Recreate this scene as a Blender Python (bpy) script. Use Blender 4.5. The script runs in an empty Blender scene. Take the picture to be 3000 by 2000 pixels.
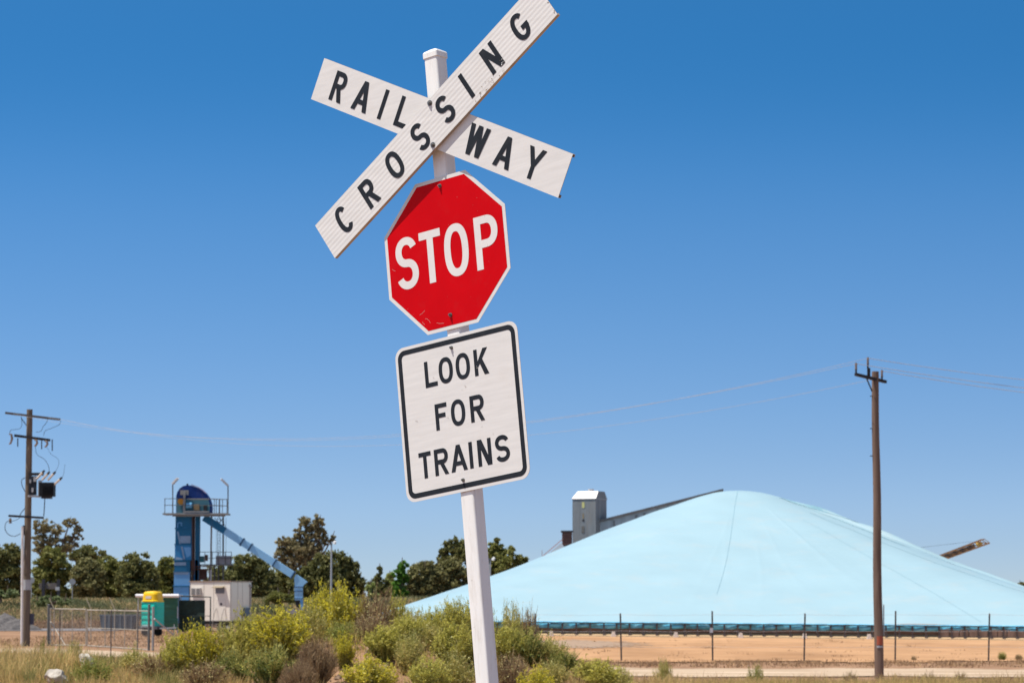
import bpy, math, random
import numpy as np
from mathutils import Vector, Matrix, Euler
random.seed(7)
SC = bpy.context.scene
COL = SC.collection
R = math.radians

# ------------------------------------------------------------------ camera
FPX, CX, CY = 8750.0, 1500.0, 1000.0
PITCH = 0.0864128            # the horizon lies 758 px below the middle of the picture
EYE = 2.3
cam = bpy.data.cameras.new('camera')
cam.sensor_width = 36.0
cam.lens = 105.0
cam.clip_start = 0.2
cam.clip_end = 20000
cam.dof.use_dof = True
cam.dof.focus_distance = 11.9
cam.dof.aperture_fstop = 15.0
camo = bpy.data.objects.new('camera', cam)
camo.location = (0, 0, EYE)
camo.rotation_euler = (math.pi / 2 + PITCH, 0, 0)
COL.objects.link(camo)
SC.camera = camo

# ------------------------------------------------------------------ sky and sun
SUN = Vector((-0.425, -0.105, 0.985)).normalized()
w = bpy.data.worlds.new('World')
SC.world = w
w.use_nodes = True
nt = w.node_tree
nt.nodes.clear()
out = nt.nodes.new('ShaderNodeOutputWorld')
bg = nt.nodes.new('ShaderNodeBackground')
sky = nt.nodes.new('ShaderNodeTexSky')
sky.sky_type = 'NISHITA'
sky.sun_disc = False
sky.sun_elevation = math.asin(SUN.z)
sky.sun_rotation = math.atan2(SUN.x, SUN.y)
sky.air_density = 1.0
sky.dust_density = 0.35
sky.ozone_density = 2.5
sky.altitude = 120
tc = nt.nodes.new('ShaderNodeTexCoord')
sep = nt.nodes.new('ShaderNodeSeparateXYZ')
mul = nt.nodes.new('ShaderNodeMath'); mul.operation = 'MULTIPLY_ADD'
mul.inputs[1].default_value = 4.0      # the thick low air clears quickly with height on this dry day
mul.inputs[2].default_value = 0.10
cmb = nt.nodes.new('ShaderNodeCombineXYZ')
nrm = nt.nodes.new('ShaderNodeVectorMath'); nrm.operation = 'NORMALIZE'
hsv = nt.nodes.new('ShaderNodeHueSaturation')
hsv.inputs['Hue'].default_value = 0.4935
mr = nt.nodes.new('ShaderNodeFloatCurve')        # the blue is deepest some way above the horizon
cu = mr.mapping.curves[0]
cu.points[0].location = (0.0, 0.31); cu.points[1].location = (1.0, 0.30)
for q in ((0.04, 0.495), (0.12, 0.625), (0.20, 0.68), (0.30, 0.53), (0.5, 0.36)): cu.points.new(*q)
mr.mapping.use_clip = False
mr.mapping.update()
db = nt.nodes.new('ShaderNodeMath'); db.operation = 'MULTIPLY'; db.inputs[1].default_value = 2.0
L = nt.links.new
L(sep.outputs[2], mr.inputs['Value']); L(mr.outputs[0], db.inputs[0]); L(db.outputs[0], hsv.inputs['Saturation'])
vl = nt.nodes.new('ShaderNodeFloatCurve')
cv_ = vl.mapping.curves[0]
cv_.points[0].location = (0.0, 0.345); cv_.points[1].location = (1.0, 0.5)
for q in ((0.018, 0.42), (0.042, 0.498), (0.11, 0.572), (0.19, 0.498), (0.3, 0.49)): cv_.points.new(*q)
vl.mapping.update()
d2 = nt.nodes.new('ShaderNodeMath'); d2.operation = 'MULTIPLY'; d2.inputs[1].default_value = 2.0
L(sep.outputs[2], vl.inputs['Value']); L(vl.outputs[0], d2.inputs[0]); L(d2.outputs[0], hsv.inputs['Value'])
L(tc.outputs['Generated'], sep.inputs[0])
L(sep.outputs[0], cmb.inputs[0]); L(sep.outputs[1], cmb.inputs[1])
L(sep.outputs[2], mul.inputs[0]); L(mul.outputs[0], cmb.inputs[2])
L(cmb.outputs[0], nrm.inputs[0]); L(nrm.outputs[0], sky.inputs['Vector'])
L(sky.outputs[0], hsv.inputs['Color']); L(hsv.outputs[0], bg.inputs['Color'])
bg.inputs['Strength'].default_value = 0.115
L(bg.outputs[0], out.inputs[0])

sl = bpy.data.lights.new('sun', 'SUN')
sl.energy = 4.2
sl.angle = R(0.53)
sl.color = (1.0, 0.945, 0.86)
so = bpy.data.objects.new('sun', sl)
so.rotation_euler = (-SUN).to_track_quat('-Z', 'Y').to_euler()
COL.objects.link(so)
SC.view_settings.view_transform = 'Standard'
SC.view_settings.look = 'None'
SC.view_settings.exposure = 0.45
SC.view_settings.gamma = 1.0

# ------------------------------------------------------------------ helpers
def at(px, py, d):
    """the point of the place seen at photograph pixel (px, py), d metres in front of the camera"""
    u = (px - CX) / FPX
    v = (CY - py) / FPX
    c, s = math.cos(PITCH), math.sin(PITCH)
    yy = c - v * s
    zz = s + v * c
    return Vector((u * d / yy, d, EYE + zz * d / yy))

def lin(r, g, b):
    f = lambda c: (c / 255 / 12.92) if c <= 10 else ((c / 255 + 0.055) / 1.055) ** 2.4
    return (f(r), f(g), f(b))

def sstep(a, b, x):
    t = np.clip((x - a) / (b - a), 0, 1)
    return t * t * (3 - 2 * t)

def wob(x, y):
    return (np.sin(1.9 * x + 0.7 * y) * np.cos(1.3 * y - 0.6 * x) + 0.5 * np.sin(4.3 * x - 2.1 * y + 1.0)
            + 0.35 * np.sin(7.7 * y + 5.1 * x) + 0.25 * np.sin(13.1 * x - 9.7 * y))

def gz(x, y):
    x = np.asarray(x, float); y = np.asarray(y, float)
    h = 0.60 - 0.14 * sstep(-3.5, 2.5, x)
    h = h + 0.33 * (1 - sstep(-6.0, -3.4, x)) * sstep(48.5, 60, y)
    z = h * (1 - sstep(61, 75, y))
    m = np.exp(-(np.abs(x + 2.1) / 2.55) ** 2.6) * np.exp(-((y - 54.3) / 3.3) ** 2) * 1.02
    m = m + 0.42 * np.exp(-((x - 0.9) / 1.0) ** 2) * np.exp(-((y - 54) / 3) ** 2)
    z = z + m + (0.035 + 0.05 * np.clip(m, 0, 1)) * wob(x, y) * sstep(40, 46, y) * (1 - sstep(66, 76, y))
    z = z + 2.25 * sstep(250, 294, y) * (1 - sstep(-4, 6, x))
    z = z + 0.16 * np.sin(x * 0.31 + 1) * np.sin(y * 0.17) * sstep(240, 270, y) * (1 - sstep(-4, 6, x)) * (1 - sstep(296, 310, y))
    z = z - 0.0093 * np.clip(x - 1, 0, 60) * sstep(118, 150, y) * (1 - sstep(300, 340, y))
    return z

def gzf(x, y):
    return float(gz(x, y))

def link(o, parent=None):
    COL.objects.link(o)
    if parent is not None:
        o.parent = parent
    return o

def tag(o, label=None, cat=None, group=None, kind=None):
    if label: o['label'] = label
    if cat: o['category'] = cat
    if group: o['group'] = group
    if kind: o['kind'] = kind
    return o

def thing(name, label, cat, loc=(0, 0, 0), group=None, rz=0.0, matrix=None):
    o = bpy.data.objects.new(name, None)
    o.empty_display_size = 0.2
    COL.objects.link(o)
    if matrix is not None:
        o.matrix_world = matrix
    else:
        o.location = loc
        o.rotation_euler = (0, 0, rz)
    return tag(o, label, cat, group)

def origin(p):
    v = Vector((0, 0, 0))
    while p is not None:
        v = v + Vector(p.location)
        p = p.parent
    return v

class MB:
    def __init__(s):
        s.v = []; s.f = []
    def add(s, vs, fs):
        n = len(s.v)
        s.v += [tuple(p) for p in vs]
        s.f += [tuple(i + n for i in f) for f in fs]
        return s
    def box(s, a, b, M=None):
        x0, y0, z0 = a; x1, y1, z1 = b
        vs = [Vector(p) for p in ((x0, y0, z0), (x1, y0, z0), (x1, y1, z0), (x0, y1, z0), (x0, y0, z1), (x1, y0, z1), (x1, y1, z1), (x0, y1, z1))]
        if M is not None: vs = [M @ p for p in vs]
        return s.add(vs, [(0, 3, 2, 1), (4, 5, 6, 7), (0, 1, 5, 4), (1, 2, 6, 5), (2, 3, 7, 6), (3, 0, 4, 7)])
    def pbox(s, x0, y0, x1, y1, d, th):
        """a box whose front covers the photograph rectangle at distance d"""
        a = at(x0, y1, d); b = at(x1, y0, d)
        return s.box((a.x, d, a.z), (b.x, d + th, b.z))
    def beam(s, p0, p1, w, h=None, up=(0, 0, 1)):
        h = w if h is None else h
        p0, p1 = Vector(p0), Vector(p1)
        d = (p1 - p0)
        ln = d.length
        d.normalize()
        u = Vector(up)
        sx = d.cross(u)
        if sx.length < 1e-3: sx = d.cross(Vector((0, 1, 0)))
        sx.normalize(); uy = sx.cross(d)
        vs = []
        for e in (p0, p1):
            for i, j in ((-1, -1), (1, -1), (1, 1), (-1, 1)):
                vs.append(e + sx * (w / 2 * i) + uy * (h / 2 * j))
        return s.add(vs, [(0, 1, 2, 3), (7, 6, 5, 4), (0, 4, 5, 1), (1, 5, 6, 2), (2, 6, 7, 3), (3, 7, 4, 0)])
    def tube(s, pts, r, n=8, caps=True):
        pts = [Vector(p) for p in pts]
        rr = r if isinstance(r, (list, tuple)) else [r] * len(pts)
        rings = []
        ref = None
        for i, p in enumerate(pts):
            t = (pts[min(i + 1, len(pts) - 1)] - pts[max(i - 1, 0)]).normalized()
            if ref is None:
                ref = Vector((0, 0, 1)) if abs(t.z) < 0.9 else Vector((1, 0, 0))
            a = (ref - t * ref.dot(t)).normalized()
            ref = a
            b = t.cross(a)
            rings.append([p + (a * math.cos(2 * math.pi * k / n) + b * math.sin(2 * math.pi * k / n)) * rr[i] for k in range(n)])
        vs = [q for ring in rings for q in ring]
        fs = []
        for i in range(len(pts) - 1):
            for k in range(n):
                k2 = (k + 1) % n
                fs.append((i * n + k, i * n + k2, (i + 1) * n + k2, (i + 1) * n + k))
        if caps:
            fs.append(tuple(range(n - 1, -1, -1)))
            fs.append(tuple((len(pts) - 1) * n + k for k in range(n)))
        return s.add(vs, fs)
    def prism(s, poly, y0, y1, conv=None):
        """poly: (x, z) outline extruded along y"""
        n = len(poly)
        vs = [(p[0], y0, p[1]) for p in poly] + [(p[0], y1, p[1]) for p in poly]
        if conv: vs = [conv(p) for p in vs]
        fs = [tuple(range(n)), tuple(range(2 * n - 1, n - 1, -1))]
        for i in range(n):
            j = (i + 1) % n
            fs.append((i, i + n, j + n, j))
        return s.add(vs, fs)
    def flat(s, poly, z):
        s.add([(p[0], p[1], z) for p in poly], [tuple(range(len(poly)))])
        return s
    def slab(s, poly, z0, z1):
        n = len(poly)
        vs = [(p[0], p[1], z0) for p in poly] + [(p[0], p[1], z1) for p in poly]
        fs = [tuple(range(n - 1, -1, -1)), tuple(range(n, 2 * n))]
        for i in range(n):
            j = (i + 1) % n
            fs.append((i, j, j + n, i + n))
        return s.add(vs, fs)
    def build(s, name, m, parent=None, world=True, smooth=False, bevel=0.0):
        me = bpy.data.meshes.new(name)
        vs = s.v
        if parent is not None and world:
            o0 = origin(parent)
            vs = [(p[0] - o0.x, p[1] - o0.y, p[2] - o0.z) for p in vs]
        me.from_pydata(vs, [], s.f)
        me.update()
        if smooth:
            for p in me.polygons: p.use_smooth = True
        me.materials.append(m)
        o = bpy.data.objects.new(name, me)
        link(o, parent)
        if bevel:
            b = o.modifiers.new('bevel', 'BEVEL'); b.width = bevel; b.segments = 2; b.limit_method = 'ANGLE'
        return o

def mesh_np(name, V, F, m, parent=None, smooth=False):
    me = bpy.data.meshes.new(name)
    V = np.ascontiguousarray(V, np.float32); F = np.ascontiguousarray(F, np.int32)
    k = F.shape[1]
    me.vertices.add(len(V)); me.vertices.foreach_set('co', V.ravel())
    me.loops.add(F.size); me.loops.foreach_set('vertex_index', F.ravel())
    me.polygons.add(len(F)); me.polygons.foreach_set('loop_start', np.arange(0, F.size, k, dtype=np.int32))
    me.polygons.foreach_set('loop_total', np.full(len(F), k, np.int32))
    if smooth: me.polygons.foreach_set('use_smooth', np.ones(len(F), bool))
    me.update(calc_edges=True)
    me.materials.append(m)
    o = bpy.data.objects.new(name, me)
    return link(o, parent)

def node_mat(name):
    m = bpy.data.materials.new(name)
    m.use_nodes = True
    n = m.node_tree.nodes
    return m, m.node_tree, n['Principled BSDF']

def add_noise(t, scale, detail=4, rough=0.6, coord='Object', stretch=None):
    c = t.nodes.new('ShaderNodeTexCoord')
    nz = t.nodes.new('ShaderNodeTexNoise')
    nz.inputs['Scale'].default_value = scale
    nz.inputs['Detail'].default_value = detail
    nz.inputs['Roughness'].default_value = rough
    if stretch:
        mp = t.nodes.new('ShaderNodeMapping')
        mp.inputs['Scale'].default_value = stretch
        t.links.new(c.outputs[coord], mp.inputs[0]); t.links.new(mp.outputs[0], nz.inputs['Vector'])
    else:
        t.links.new(c.outputs[coord], nz.inputs['Vector'])
    return nz

def ramp(t, src, stops):
    r = t.nodes.new('ShaderNodeValToRGB')
    e = r.color_ramp.elements
    while len(e) < len(stops): e.new(0.5)
    for k, (p, c) in enumerate(stops):
        e[k].position = p; e[k].color = (*c, 1)
    t.links.new(src, r.inputs[0])
    return r

def mix(t, a, b, f, mode='MIX'):
    x = t.nodes.new('ShaderNodeMix'); x.data_type = 'RGBA'; x.blend_type = mode
    def put(sock, val):
        if hasattr(val, 'is_linked') or hasattr(val, 'links'): t.links.new(val, sock)
        elif isinstance(val, (int, float)): sock.default_value = val
        else: sock.default_value = (*val, 1)
    put(x.inputs[0], f); put(x.inputs[6], a); put(x.inputs[7], b)
    return x.outputs[2]

def surf(name, c, rough=0.6, var=0.12, scale=3.0, metal=0.0, dirt=None, dirt_amt=0.35, dirt_scale=6.0, stretch=None, bump=0.0, spec=0.4):
    """painted, metal or mineral surface: base colour with uneven tone and, if given, stains of colour dirt"""
    m, t, b = node_mat(name)
    nz = add_noise(t, scale, stretch=stretch)
    lo = tuple(x * (1 - var) for x in c); hi = tuple(min(1, x * (1 + var)) for x in c)
    col = ramp(t, nz.outputs[0], [(0.3, lo), (0.7, hi)]).outputs[0]
    if dirt:
        n2 = add_noise(t, dirt_scale, 6, 0.7, stretch=stretch)
        k = ramp(t, n2.outputs[0], [(0.52, (0, 0, 0)), (0.75, (dirt_amt,) * 3)]).outputs[0]
        col = mix(t, col, dirt, k)
    t.links.new(col, b.inputs['Base Color'])
    b.inputs['Roughness'].default_value = rough
    b.inputs['Metallic'].default_value = metal
    b.inputs['Specular IOR Level'].default_value = spec
    if bump:
        bp = t.nodes.new('ShaderNodeBump'); bp.inputs['Strength'].default_value = bump; bp.inputs['Distance'].default_value = 0.05
        t.links.new(nz.outputs[0], bp.inputs['Height']); t.links.new(bp.outputs[0], b.inputs['Normal'])
    return m

def leafm(name, stops, rough=0.6, trans=0.25):
    trans = trans + 0.15
    """many small leaves, blades or flowers, each with a tone of its own"""
    m, t, b = node_mat(name)
    g = t.nodes.new('ShaderNodeNewGeometry')
    r = ramp(t, g.outputs['Random Per Island'], stops)
    t.links.new(r.outputs[0], b.inputs['Base Color'])
    b.inputs['Roughness'].default_value = rough
    b.inputs['Specular IOR Level'].default_value = 0.25
    tr = t.nodes.new('ShaderNodeBsdfTranslucent')
    t.links.new(r.outputs[0], tr.inputs['Color'])
    mx = t.nodes.new('ShaderNodeMixShader'); mx.inputs[0].default_value = trans
    o = t.nodes['Material Output']
    t.links.new(b.outputs[0], mx.inputs[1]); t.links.new(tr.outputs[0], mx.inputs[2]); t.links.new(mx.outputs[0], o.inputs[0])
    return m

def groundm(name, stops, scale, stops2=None, scale2=None, amt=0.5, bump=0.5, stretch=None, bscale=None):
    m, t, b = node_mat(name)
    nz = add_noise(t, scale, 8, 0.65, stretch=stretch)
    col = ramp(t, nz.outputs[0], stops).outputs[0]
    if stops2:
        n2 = add_noise(t, scale2, 5, 0.6, stretch=stretch)
        c2 = ramp(t, n2.outputs[0], stops2).outputs[0]
        col = mix(t, col, c2, amt, 'MULTIPLY')
    t.links.new(col, b.inputs['Base Color'])
    b.inputs['Roughness'].default_value = 0.95
    b.inputs['Specular IOR Level'].default_value = 0.1
    n3 = add_noise(t, bscale or scale * 4, 6, 0.7)
    bp = t.nodes.new('ShaderNodeBump'); bp.inputs['Strength'].default_value = bump; bp.inputs['Distance'].default_value = 0.08
    t.links.new(n3.outputs[0], bp.inputs['Height']); t.links.new(bp.outputs[0], b.inputs['Normal'])
    return m

# ------------------------------------------------------------------ ground, track, yard, road
SOIL = groundm('soil', [(0.25, (0.21, 0.13, 0.082)), (0.5, (0.34, 0.205, 0.125)), (0.75, (0.44, 0.28, 0.175))], 0.9,
               [(0.3, (0.55, 0.5, 0.45)), (0.7, (1, 1, 1))], 0.11, 0.7, 0.7)
def grid_sheet(name, xs, ys, m, lift=0.0, f=gz, mask=None):
    X, Y = np.meshgrid(xs, ys)
    Z = f(X, Y) + lift
    V = np.stack([X, Y, Z], -1).reshape(-1, 3)
    nx, ny = len(xs), len(ys)
    i = np.arange(nx - 1)[None, :] + nx * np.arange(ny - 1)[:, None]
    i = i.ravel()
    F = np.stack([i, i + 1, i + nx + 1, i + nx], 1)
    if mask is not None:
        c = V[F].mean(1)
        F = F[mask(c[:, 0], c[:, 1])]
    return mesh_np(name, V, F, m, None, True)
xs = np.concatenate([-np.geomspace(9000, 80, 16), np.arange(-60, -9, 1.5), np.arange(-9, 4.01, 0.11), np.arange(5, 61, 1.5), np.geomspace(80, 9000, 16)])
ys = np.concatenate([-np.geomspace(6000, 20, 10), np.arange(-10, 45, 2.5), np.arange(45, 76, 0.14), np.arange(76, 330, 2.2), np.geomspace(335, 12000, 24)])
tag(grid_sheet('ground', xs, ys, SOIL), kind='structure')

def track_y(x):
    return np.interp(x, [-60, -22, -15.2, 3.3, 16, 60], [146, 137, 126, 96.5, 94.5, 93])
TRACK = groundm('track', [(0.25, (0.36, 0.26, 0.18)), (0.5, (0.52, 0.40, 0.285)), (0.75, (0.62, 0.49, 0.365))], 0.8, [(0.3, (0.68, 0.64, 0.60)), (0.65, (1, 1, 1))], 0.5, 0.8, 0.5, stretch=(0.22, 1.0, 1), bscale=4.0)
tx = np.arange(-58, 58, 0.8)
tv = np.linspace(-1, 1, 9)
TX, TV = np.meshgrid(tx, tv)
TW = 5.4 + 0.7 * np.sin(TX * 0.5 + TV) + 0.5 * np.sin(TX * 1.7 + 2 * TV) + 0.35 * np.sin(TX * 4.1)
TY = track_y(TX) + TV * TW
TZ = gz(TX, TY) + 0.03
i0 = (np.arange(len(tx) - 1)[None, :] + len(tx) * np.arange(len(tv) - 1)[:, None]).ravel()
tag(mesh_np('dirt_track', np.stack([TX, TY, TZ], -1).reshape(-1, 3), np.stack([i0, i0 + 1, i0 + len(tx) + 1, i0 + len(tx)], 1), TRACK, None, True), kind='structure')

YARD = groundm('yard', [(0.2, (0.30, 0.175, 0.095)), (0.42, (0.44, 0.255, 0.135)), (0.6, (0.53, 0.31, 0.165)), (0.85, (0.58, 0.37, 0.215))], 0.45,
               [(0.30, (0.70, 0.66, 0.62)), (0.6, (1, 1, 1))], 0.12, 0.9, 0.8, stretch=(0.6, 0.25, 1), bscale=5.0)
def yard_mask(x, y):
    e = 112.5 + 1.4 * np.sin(x * 0.8) + 0.8 * np.sin(x * 2.3 + 1)
    return (y > e) & (y < 196) & (x > -4 + 1.2 * np.sin(y * 0.4)) & (x < 62)
tag(grid_sheet('yard', np.arange(-6, 62, 0.8), np.arange(110, 197, 0.8), YARD, 0.035, gz, yard_mask), kind='structure')
GRAV = groundm('gravel', [(0.3, (0.27, 0.19, 0.135)), (0.7, (0.40, 0.285, 0.20))], 0.9, None, None, 0.5, 0.5)
def grav_mask(x, y):
    return ((x - 3.4) / (3.6 + 0.7 * np.sin(y * 0.9))) ** 2 + ((y - 160) / (14 + 2.0 * np.sin(x * 2.2))) ** 2 + 0.55 * np.sin(x * 9.1 + 3 * np.sin(y * 1.3)) * np.sin(y * 2.3 + 2 * np.sin(x * 3.7)) < 0.85
tag(grid_sheet('gravel_patch', np.arange(-2, 9, 0.12), np.arange(138, 182, 0.35), GRAV, 0.055, gz, grav_mask), kind='structure')
ASPH = groundm('asphalt', [(0.3, (0.16, 0.15, 0.155)), (0.7, (0.22, 0.205, 0.205))], 1.5, None, None, 0.5, 0.1)
tag(grid_sheet('road', np.arange(-70, -29, 1.0), np.arange(226, 246, 1.0), ASPH, 0.04), kind='structure')

# ------------------------------------------------------------------ lettering
def arc(cx, cy, rx, ry, a0, a1, n=24, p=2.0):
    pts = []
    for k in range(n + 1):
        a = R(a0 + (a1 - a0) * k / n)
        c, s = math.cos(a), math.sin(a)
        pts.append((cx + rx * math.copysign(abs(c) ** (2 / p), c), cy + ry * math.copysign(abs(s) ** (2 / p), s)))
    return pts

def ribbon(pts, s):
    """quads of width s along a centre line"""
    n = len(pts); Lp = []; Rp = []
    for k in range(n):
        a = pts[max(k - 1, 0)]; b = pts[min(k + 1, n - 1)]
        dx, dy = b[0] - a[0], b[1] - a[1]
        l = math.hypot(dx, dy) or 1
        nx, ny = -dy / l * s / 2, dx / l * s / 2
        Lp.append((pts[k][0] + nx, pts[k][1] + ny)); Rp.append((pts[k][0] - nx, pts[k][1] - ny))
    return ('rib', Lp, Rp)

def rect(x0, y0, x1, y1):
    return ('poly', [(x0, y0), (x1, y0), (x1, y1), (x0, y1)])

def para(xb, xt, y0, y1, wd):
    """slanted stroke with level ends: left bottom xb, left top xt"""
    return ('poly', [(xb, y0), (xb + wd, y0), (xt + wd, y1), (xt, y1)])

def glyph(ch, w, h, s):
    q = s * 1.12
    if ch == 'I': return [rect(w / 2 - s / 2, 0, w / 2 + s / 2, h)]
    if ch == 'L': return [rect(0, 0, s, h), rect(s, 0, w, s)]
    if ch == 'T': return [rect(w / 2 - s / 2, 0, w / 2 + s / 2, h - s), rect(0, h - s, w, h)]
    if ch == 'F': return [rect(0, 0, s, h), rect(s, h - s, w, h), rect(s, h * 0.46, w * 0.86, h * 0.46 + s)]
    if ch == 'A':
        y = h * 0.22
        k = (w / 2 - q / 2) / h
        return [para(0, w / 2 - q / 2, 0, h, q), para(w - q, w / 2 - q / 2, 0, h, q), rect(k * y + q * 0.6, y, w - k * y - q * 0.6, y + s * 0.95)]
    if ch == 'W':
        a = w * 0.27 - q / 2; b = w * 0.73 - q / 2; m = w / 2 - q / 2
        return [para(a, 0, 0, h, q), para(a, m, 0, h, q), para(b, m, 0, h, q), para(b, w - q, 0, h, q)]
    if ch == 'Y':
        y = h * 0.44; m = w / 2 - q / 2
        return [rect(w / 2 - s / 2, 0, w / 2 + s / 2, y), para(m, 0, y - s * 0.1, h, q), para(m, w - q, y - s * 0.1, h, q)]
    if ch == 'N':
        return [rect(0, 0, s, h), rect(w - s, 0, w, h), ('poly', [(w - q * 1.15, 0), (w, 0), (q * 1.15, h), (0, h)])]
    if ch == 'K':
        return [rect(0, 0, s, h), ('poly', [(s, h * 0.30), (s, h * 0.30 + q * 1.25), (w - q * 1.2, h), (w, h)]),
                ('poly', [(w - q * 1.15, 0), (w + q * 0.05, 0), (w * 0.58, h * 0.62), (w * 0.36, h * 0.50)])]
    if ch in 'RP':
        y = h * 0.42 if ch == 'R' else h * 0.40
        ry = (h - y - s) / 2
        cy = y + s / 2 + ry
        ex = w - s / 2 - ry * 0.85
        o = [rect(0, 0, s, h), rect(s, h - s, ex, h), rect(s, y, ex, y + s), ribbon(arc(ex, cy, ry * 0.85, ry, 90, -90, 20, 2.2), s)]
        if ch == 'R': o.append(para(w - q, w * 0.50 - q * 0.5, 0, y + s * 0.3, q))
        return o
    if ch == 'O': return [ribbon(arc(w / 2, h / 2, w / 2 - s / 2, h / 2 - s / 2, 0, 360, 56, 2.35), s)]
    if ch == 'C': return [ribbon(arc(w / 2, h / 2, w / 2 - s / 2, h / 2 - s / 2, 38, 322, 46, 2.3), s)]
    if ch == 'G':
        return [ribbon(arc(w / 2, h / 2, w / 2 - s / 2, h / 2 - s / 2, 42, 352, 50, 2.3), s), rect(w * 0.52, h * 0.5 - s, w, h * 0.5)]
    if ch == 'S':
        ry = (h - s) / 4; rx = w / 2 - s / 2
        a = arc(w / 2, h / 2 + ry, rx * 0.97, ry, 20, 270, 30, 2.1)
        b = arc(w / 2, h / 2 - ry, rx, ry, 90, -160, 30, 2.1)
        return [ribbon(a + b[1:], s)]
    return []

def put_text(mb, items, M, z0):
    """items: (char, centre x, centre y, width, height, stroke), M 2-D rotation (cos, sin, ox, oy)"""
    c, s_, ox, oy = M
    for ch, cx, cy, w_, h_, st in items:
        z = z0
        for part in glyph(ch, w_, h_, st):
            z += 0.00008
            tr = lambda p: (ox + c * (cx - w_ / 2 + p[0]) - s_ * (cy - h_ / 2 + p[1]), oy + s_ * (cx - w_ / 2 + p[0]) + c * (cy - h_ / 2 + p[1]), z)
            if part[0] == 'poly':
                vs = [tr(p) for p in part[1]]
                a = sum(vs[i][0] * vs[(i + 1) % len(vs)][1] - vs[(i + 1) % len(vs)][0] * vs[i][1] for i in range(len(vs)))
                if a < 0: vs.reverse()
                mb.add(vs, [tuple(range(len(vs)))])
            else:
                Lp, Rp = part[1], part[2]
                vs = [tr(p) for p in Lp] + [tr(p) for p in Rp]
                n = len(Lp)
                a = Vector(vs[n]) - Vector(vs[0]); b = Vector(vs[1]) - Vector(vs[0])
                fl = a.cross(b).z > 0
                mb.add(vs, [((k, n + k, n + k + 1, k + 1) if fl else (k, k + 1, n + k + 1, n + k)) for k in range(n - 1)])

# ------------------------------------------------------------------ the crossing sign
WHITE_P = surf('post_white', (0.84, 0.83, 0.80), 0.4, 0.05, 5, dirt=(0.50, 0.44, 0.36), dirt_amt=0.5, dirt_scale=9, stretch=(3, 0.5, 3))
def sheeting(name, c, cells):
    """retroreflective sheeting: faint horizontal banding and specks of dirt"""
    m, t, b = node_mat(name)
    n1 = add_noise(t, 1.0, 3, 0.6, stretch=(6, 60, 6))
    col = ramp(t, n1.outputs[0], [(0.3, tuple(x * 0.93 for x in c)), (0.7, tuple(min(1, x * 1.03) for x in c))]).outputs[0]
    n2 = add_noise(t, 5.0, 6, 0.7)
    k = ramp(t, n2.outputs[0], [(0.55, (0, 0, 0)), (0.8, (0.25,) * 3)]).outputs[0]
    col = mix(t, col, (0.62, 0.54, 0.44), k)
    n3 = add_noise(t, 95.0, 2, 0.5)
    k3 = ramp(t, n3.outputs[0], [(0.74, (0, 0, 0)), (0.80, (0.5,) * 3)]).outputs[0]
    col = mix(t, col, (0.40, 0.32, 0.24), k3)
    t.links.new(col, b.inputs['Base Color'])
    b.inputs['Roughness'].default_value = 0.32
    b.inputs['Specular IOR Level'].default_value = 0.2
    return m
SHEET = sheeting('white_sheeting', (0.72, 0.705, 0.675), 60)
REDS = surf('red_sheeting', (0.57, 0.0015, 0.005), 0.4, 0.08, 4, dirt=(0.42, 0.03, 0.03), dirt_amt=0.25, dirt_scale=9, spec=0.06)
STOPW = surf('stop_letter', (0.74, 0.715, 0.68), 0.33, 0.04, 8, dirt=(0.6, 0.4, 0.35), dirt_amt=0.25, dirt_scale=20)
INK = surf('black_ink', (0.020, 0.024, 0.030), 0.5, 0.15, 8, dirt=(0.06, 0.06, 0.06), dirt_amt=0.35, dirt_scale=30, spec=0.12)
ALU = surf('aluminium_back', (0.42, 0.36, 0.29), 0.5, 0.15, 8, metal=0.35, dirt=(0.22, 0.13, 0.07), dirt_amt=0.7, dirt_scale=12)
STEEL = surf('bolt_steel', (0.25, 0.24, 0.22), 0.4, 0.2, 40, metal=0.8, dirt=(0.10, 0.06, 0.03), dirt_amt=0.6, dirt_scale=90)
CHIP = surf('chipped_brown', (0.16, 0.10, 0.055), 0.7, 0.3, 60)
SCUFF = surf('scuff', (0.62, 0.22, 0.20), 0.6, 0.2, 60)

RW = Matrix(((0.7864, -0.0873, -0.6115, -0.2526), (-0.6012, 0.1187, -0.7902, 11.4058), (0.1416, 0.9891, 0.0409, 3.6307), (0, 0, 0, 1)))
rx_ = Vector(RW.col[0][:3]).normalized(); rz_ = rx_.cross(Vector(RW.col[1][:3])).normalized(); ry_ = rz_.cross(rx_)
RWN = Matrix(((rx_.x, ry_.x, rz_.x, RW[0][3]), (rx_.y, ry_.y, rz_.y, RW[1][3]), (rx_.z, ry_.z, rz_.z, RW[2][3]), (0, 0, 0, 1)))
SIGN = thing('railway_crossing_sign', 'leaning white post carrying a railway crossing cross, red stop octagon and look for trains plate', 'road sign', matrix=RWN)
PCX, PS = -0.006, 0.065
PZ1 = -0.006
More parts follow.
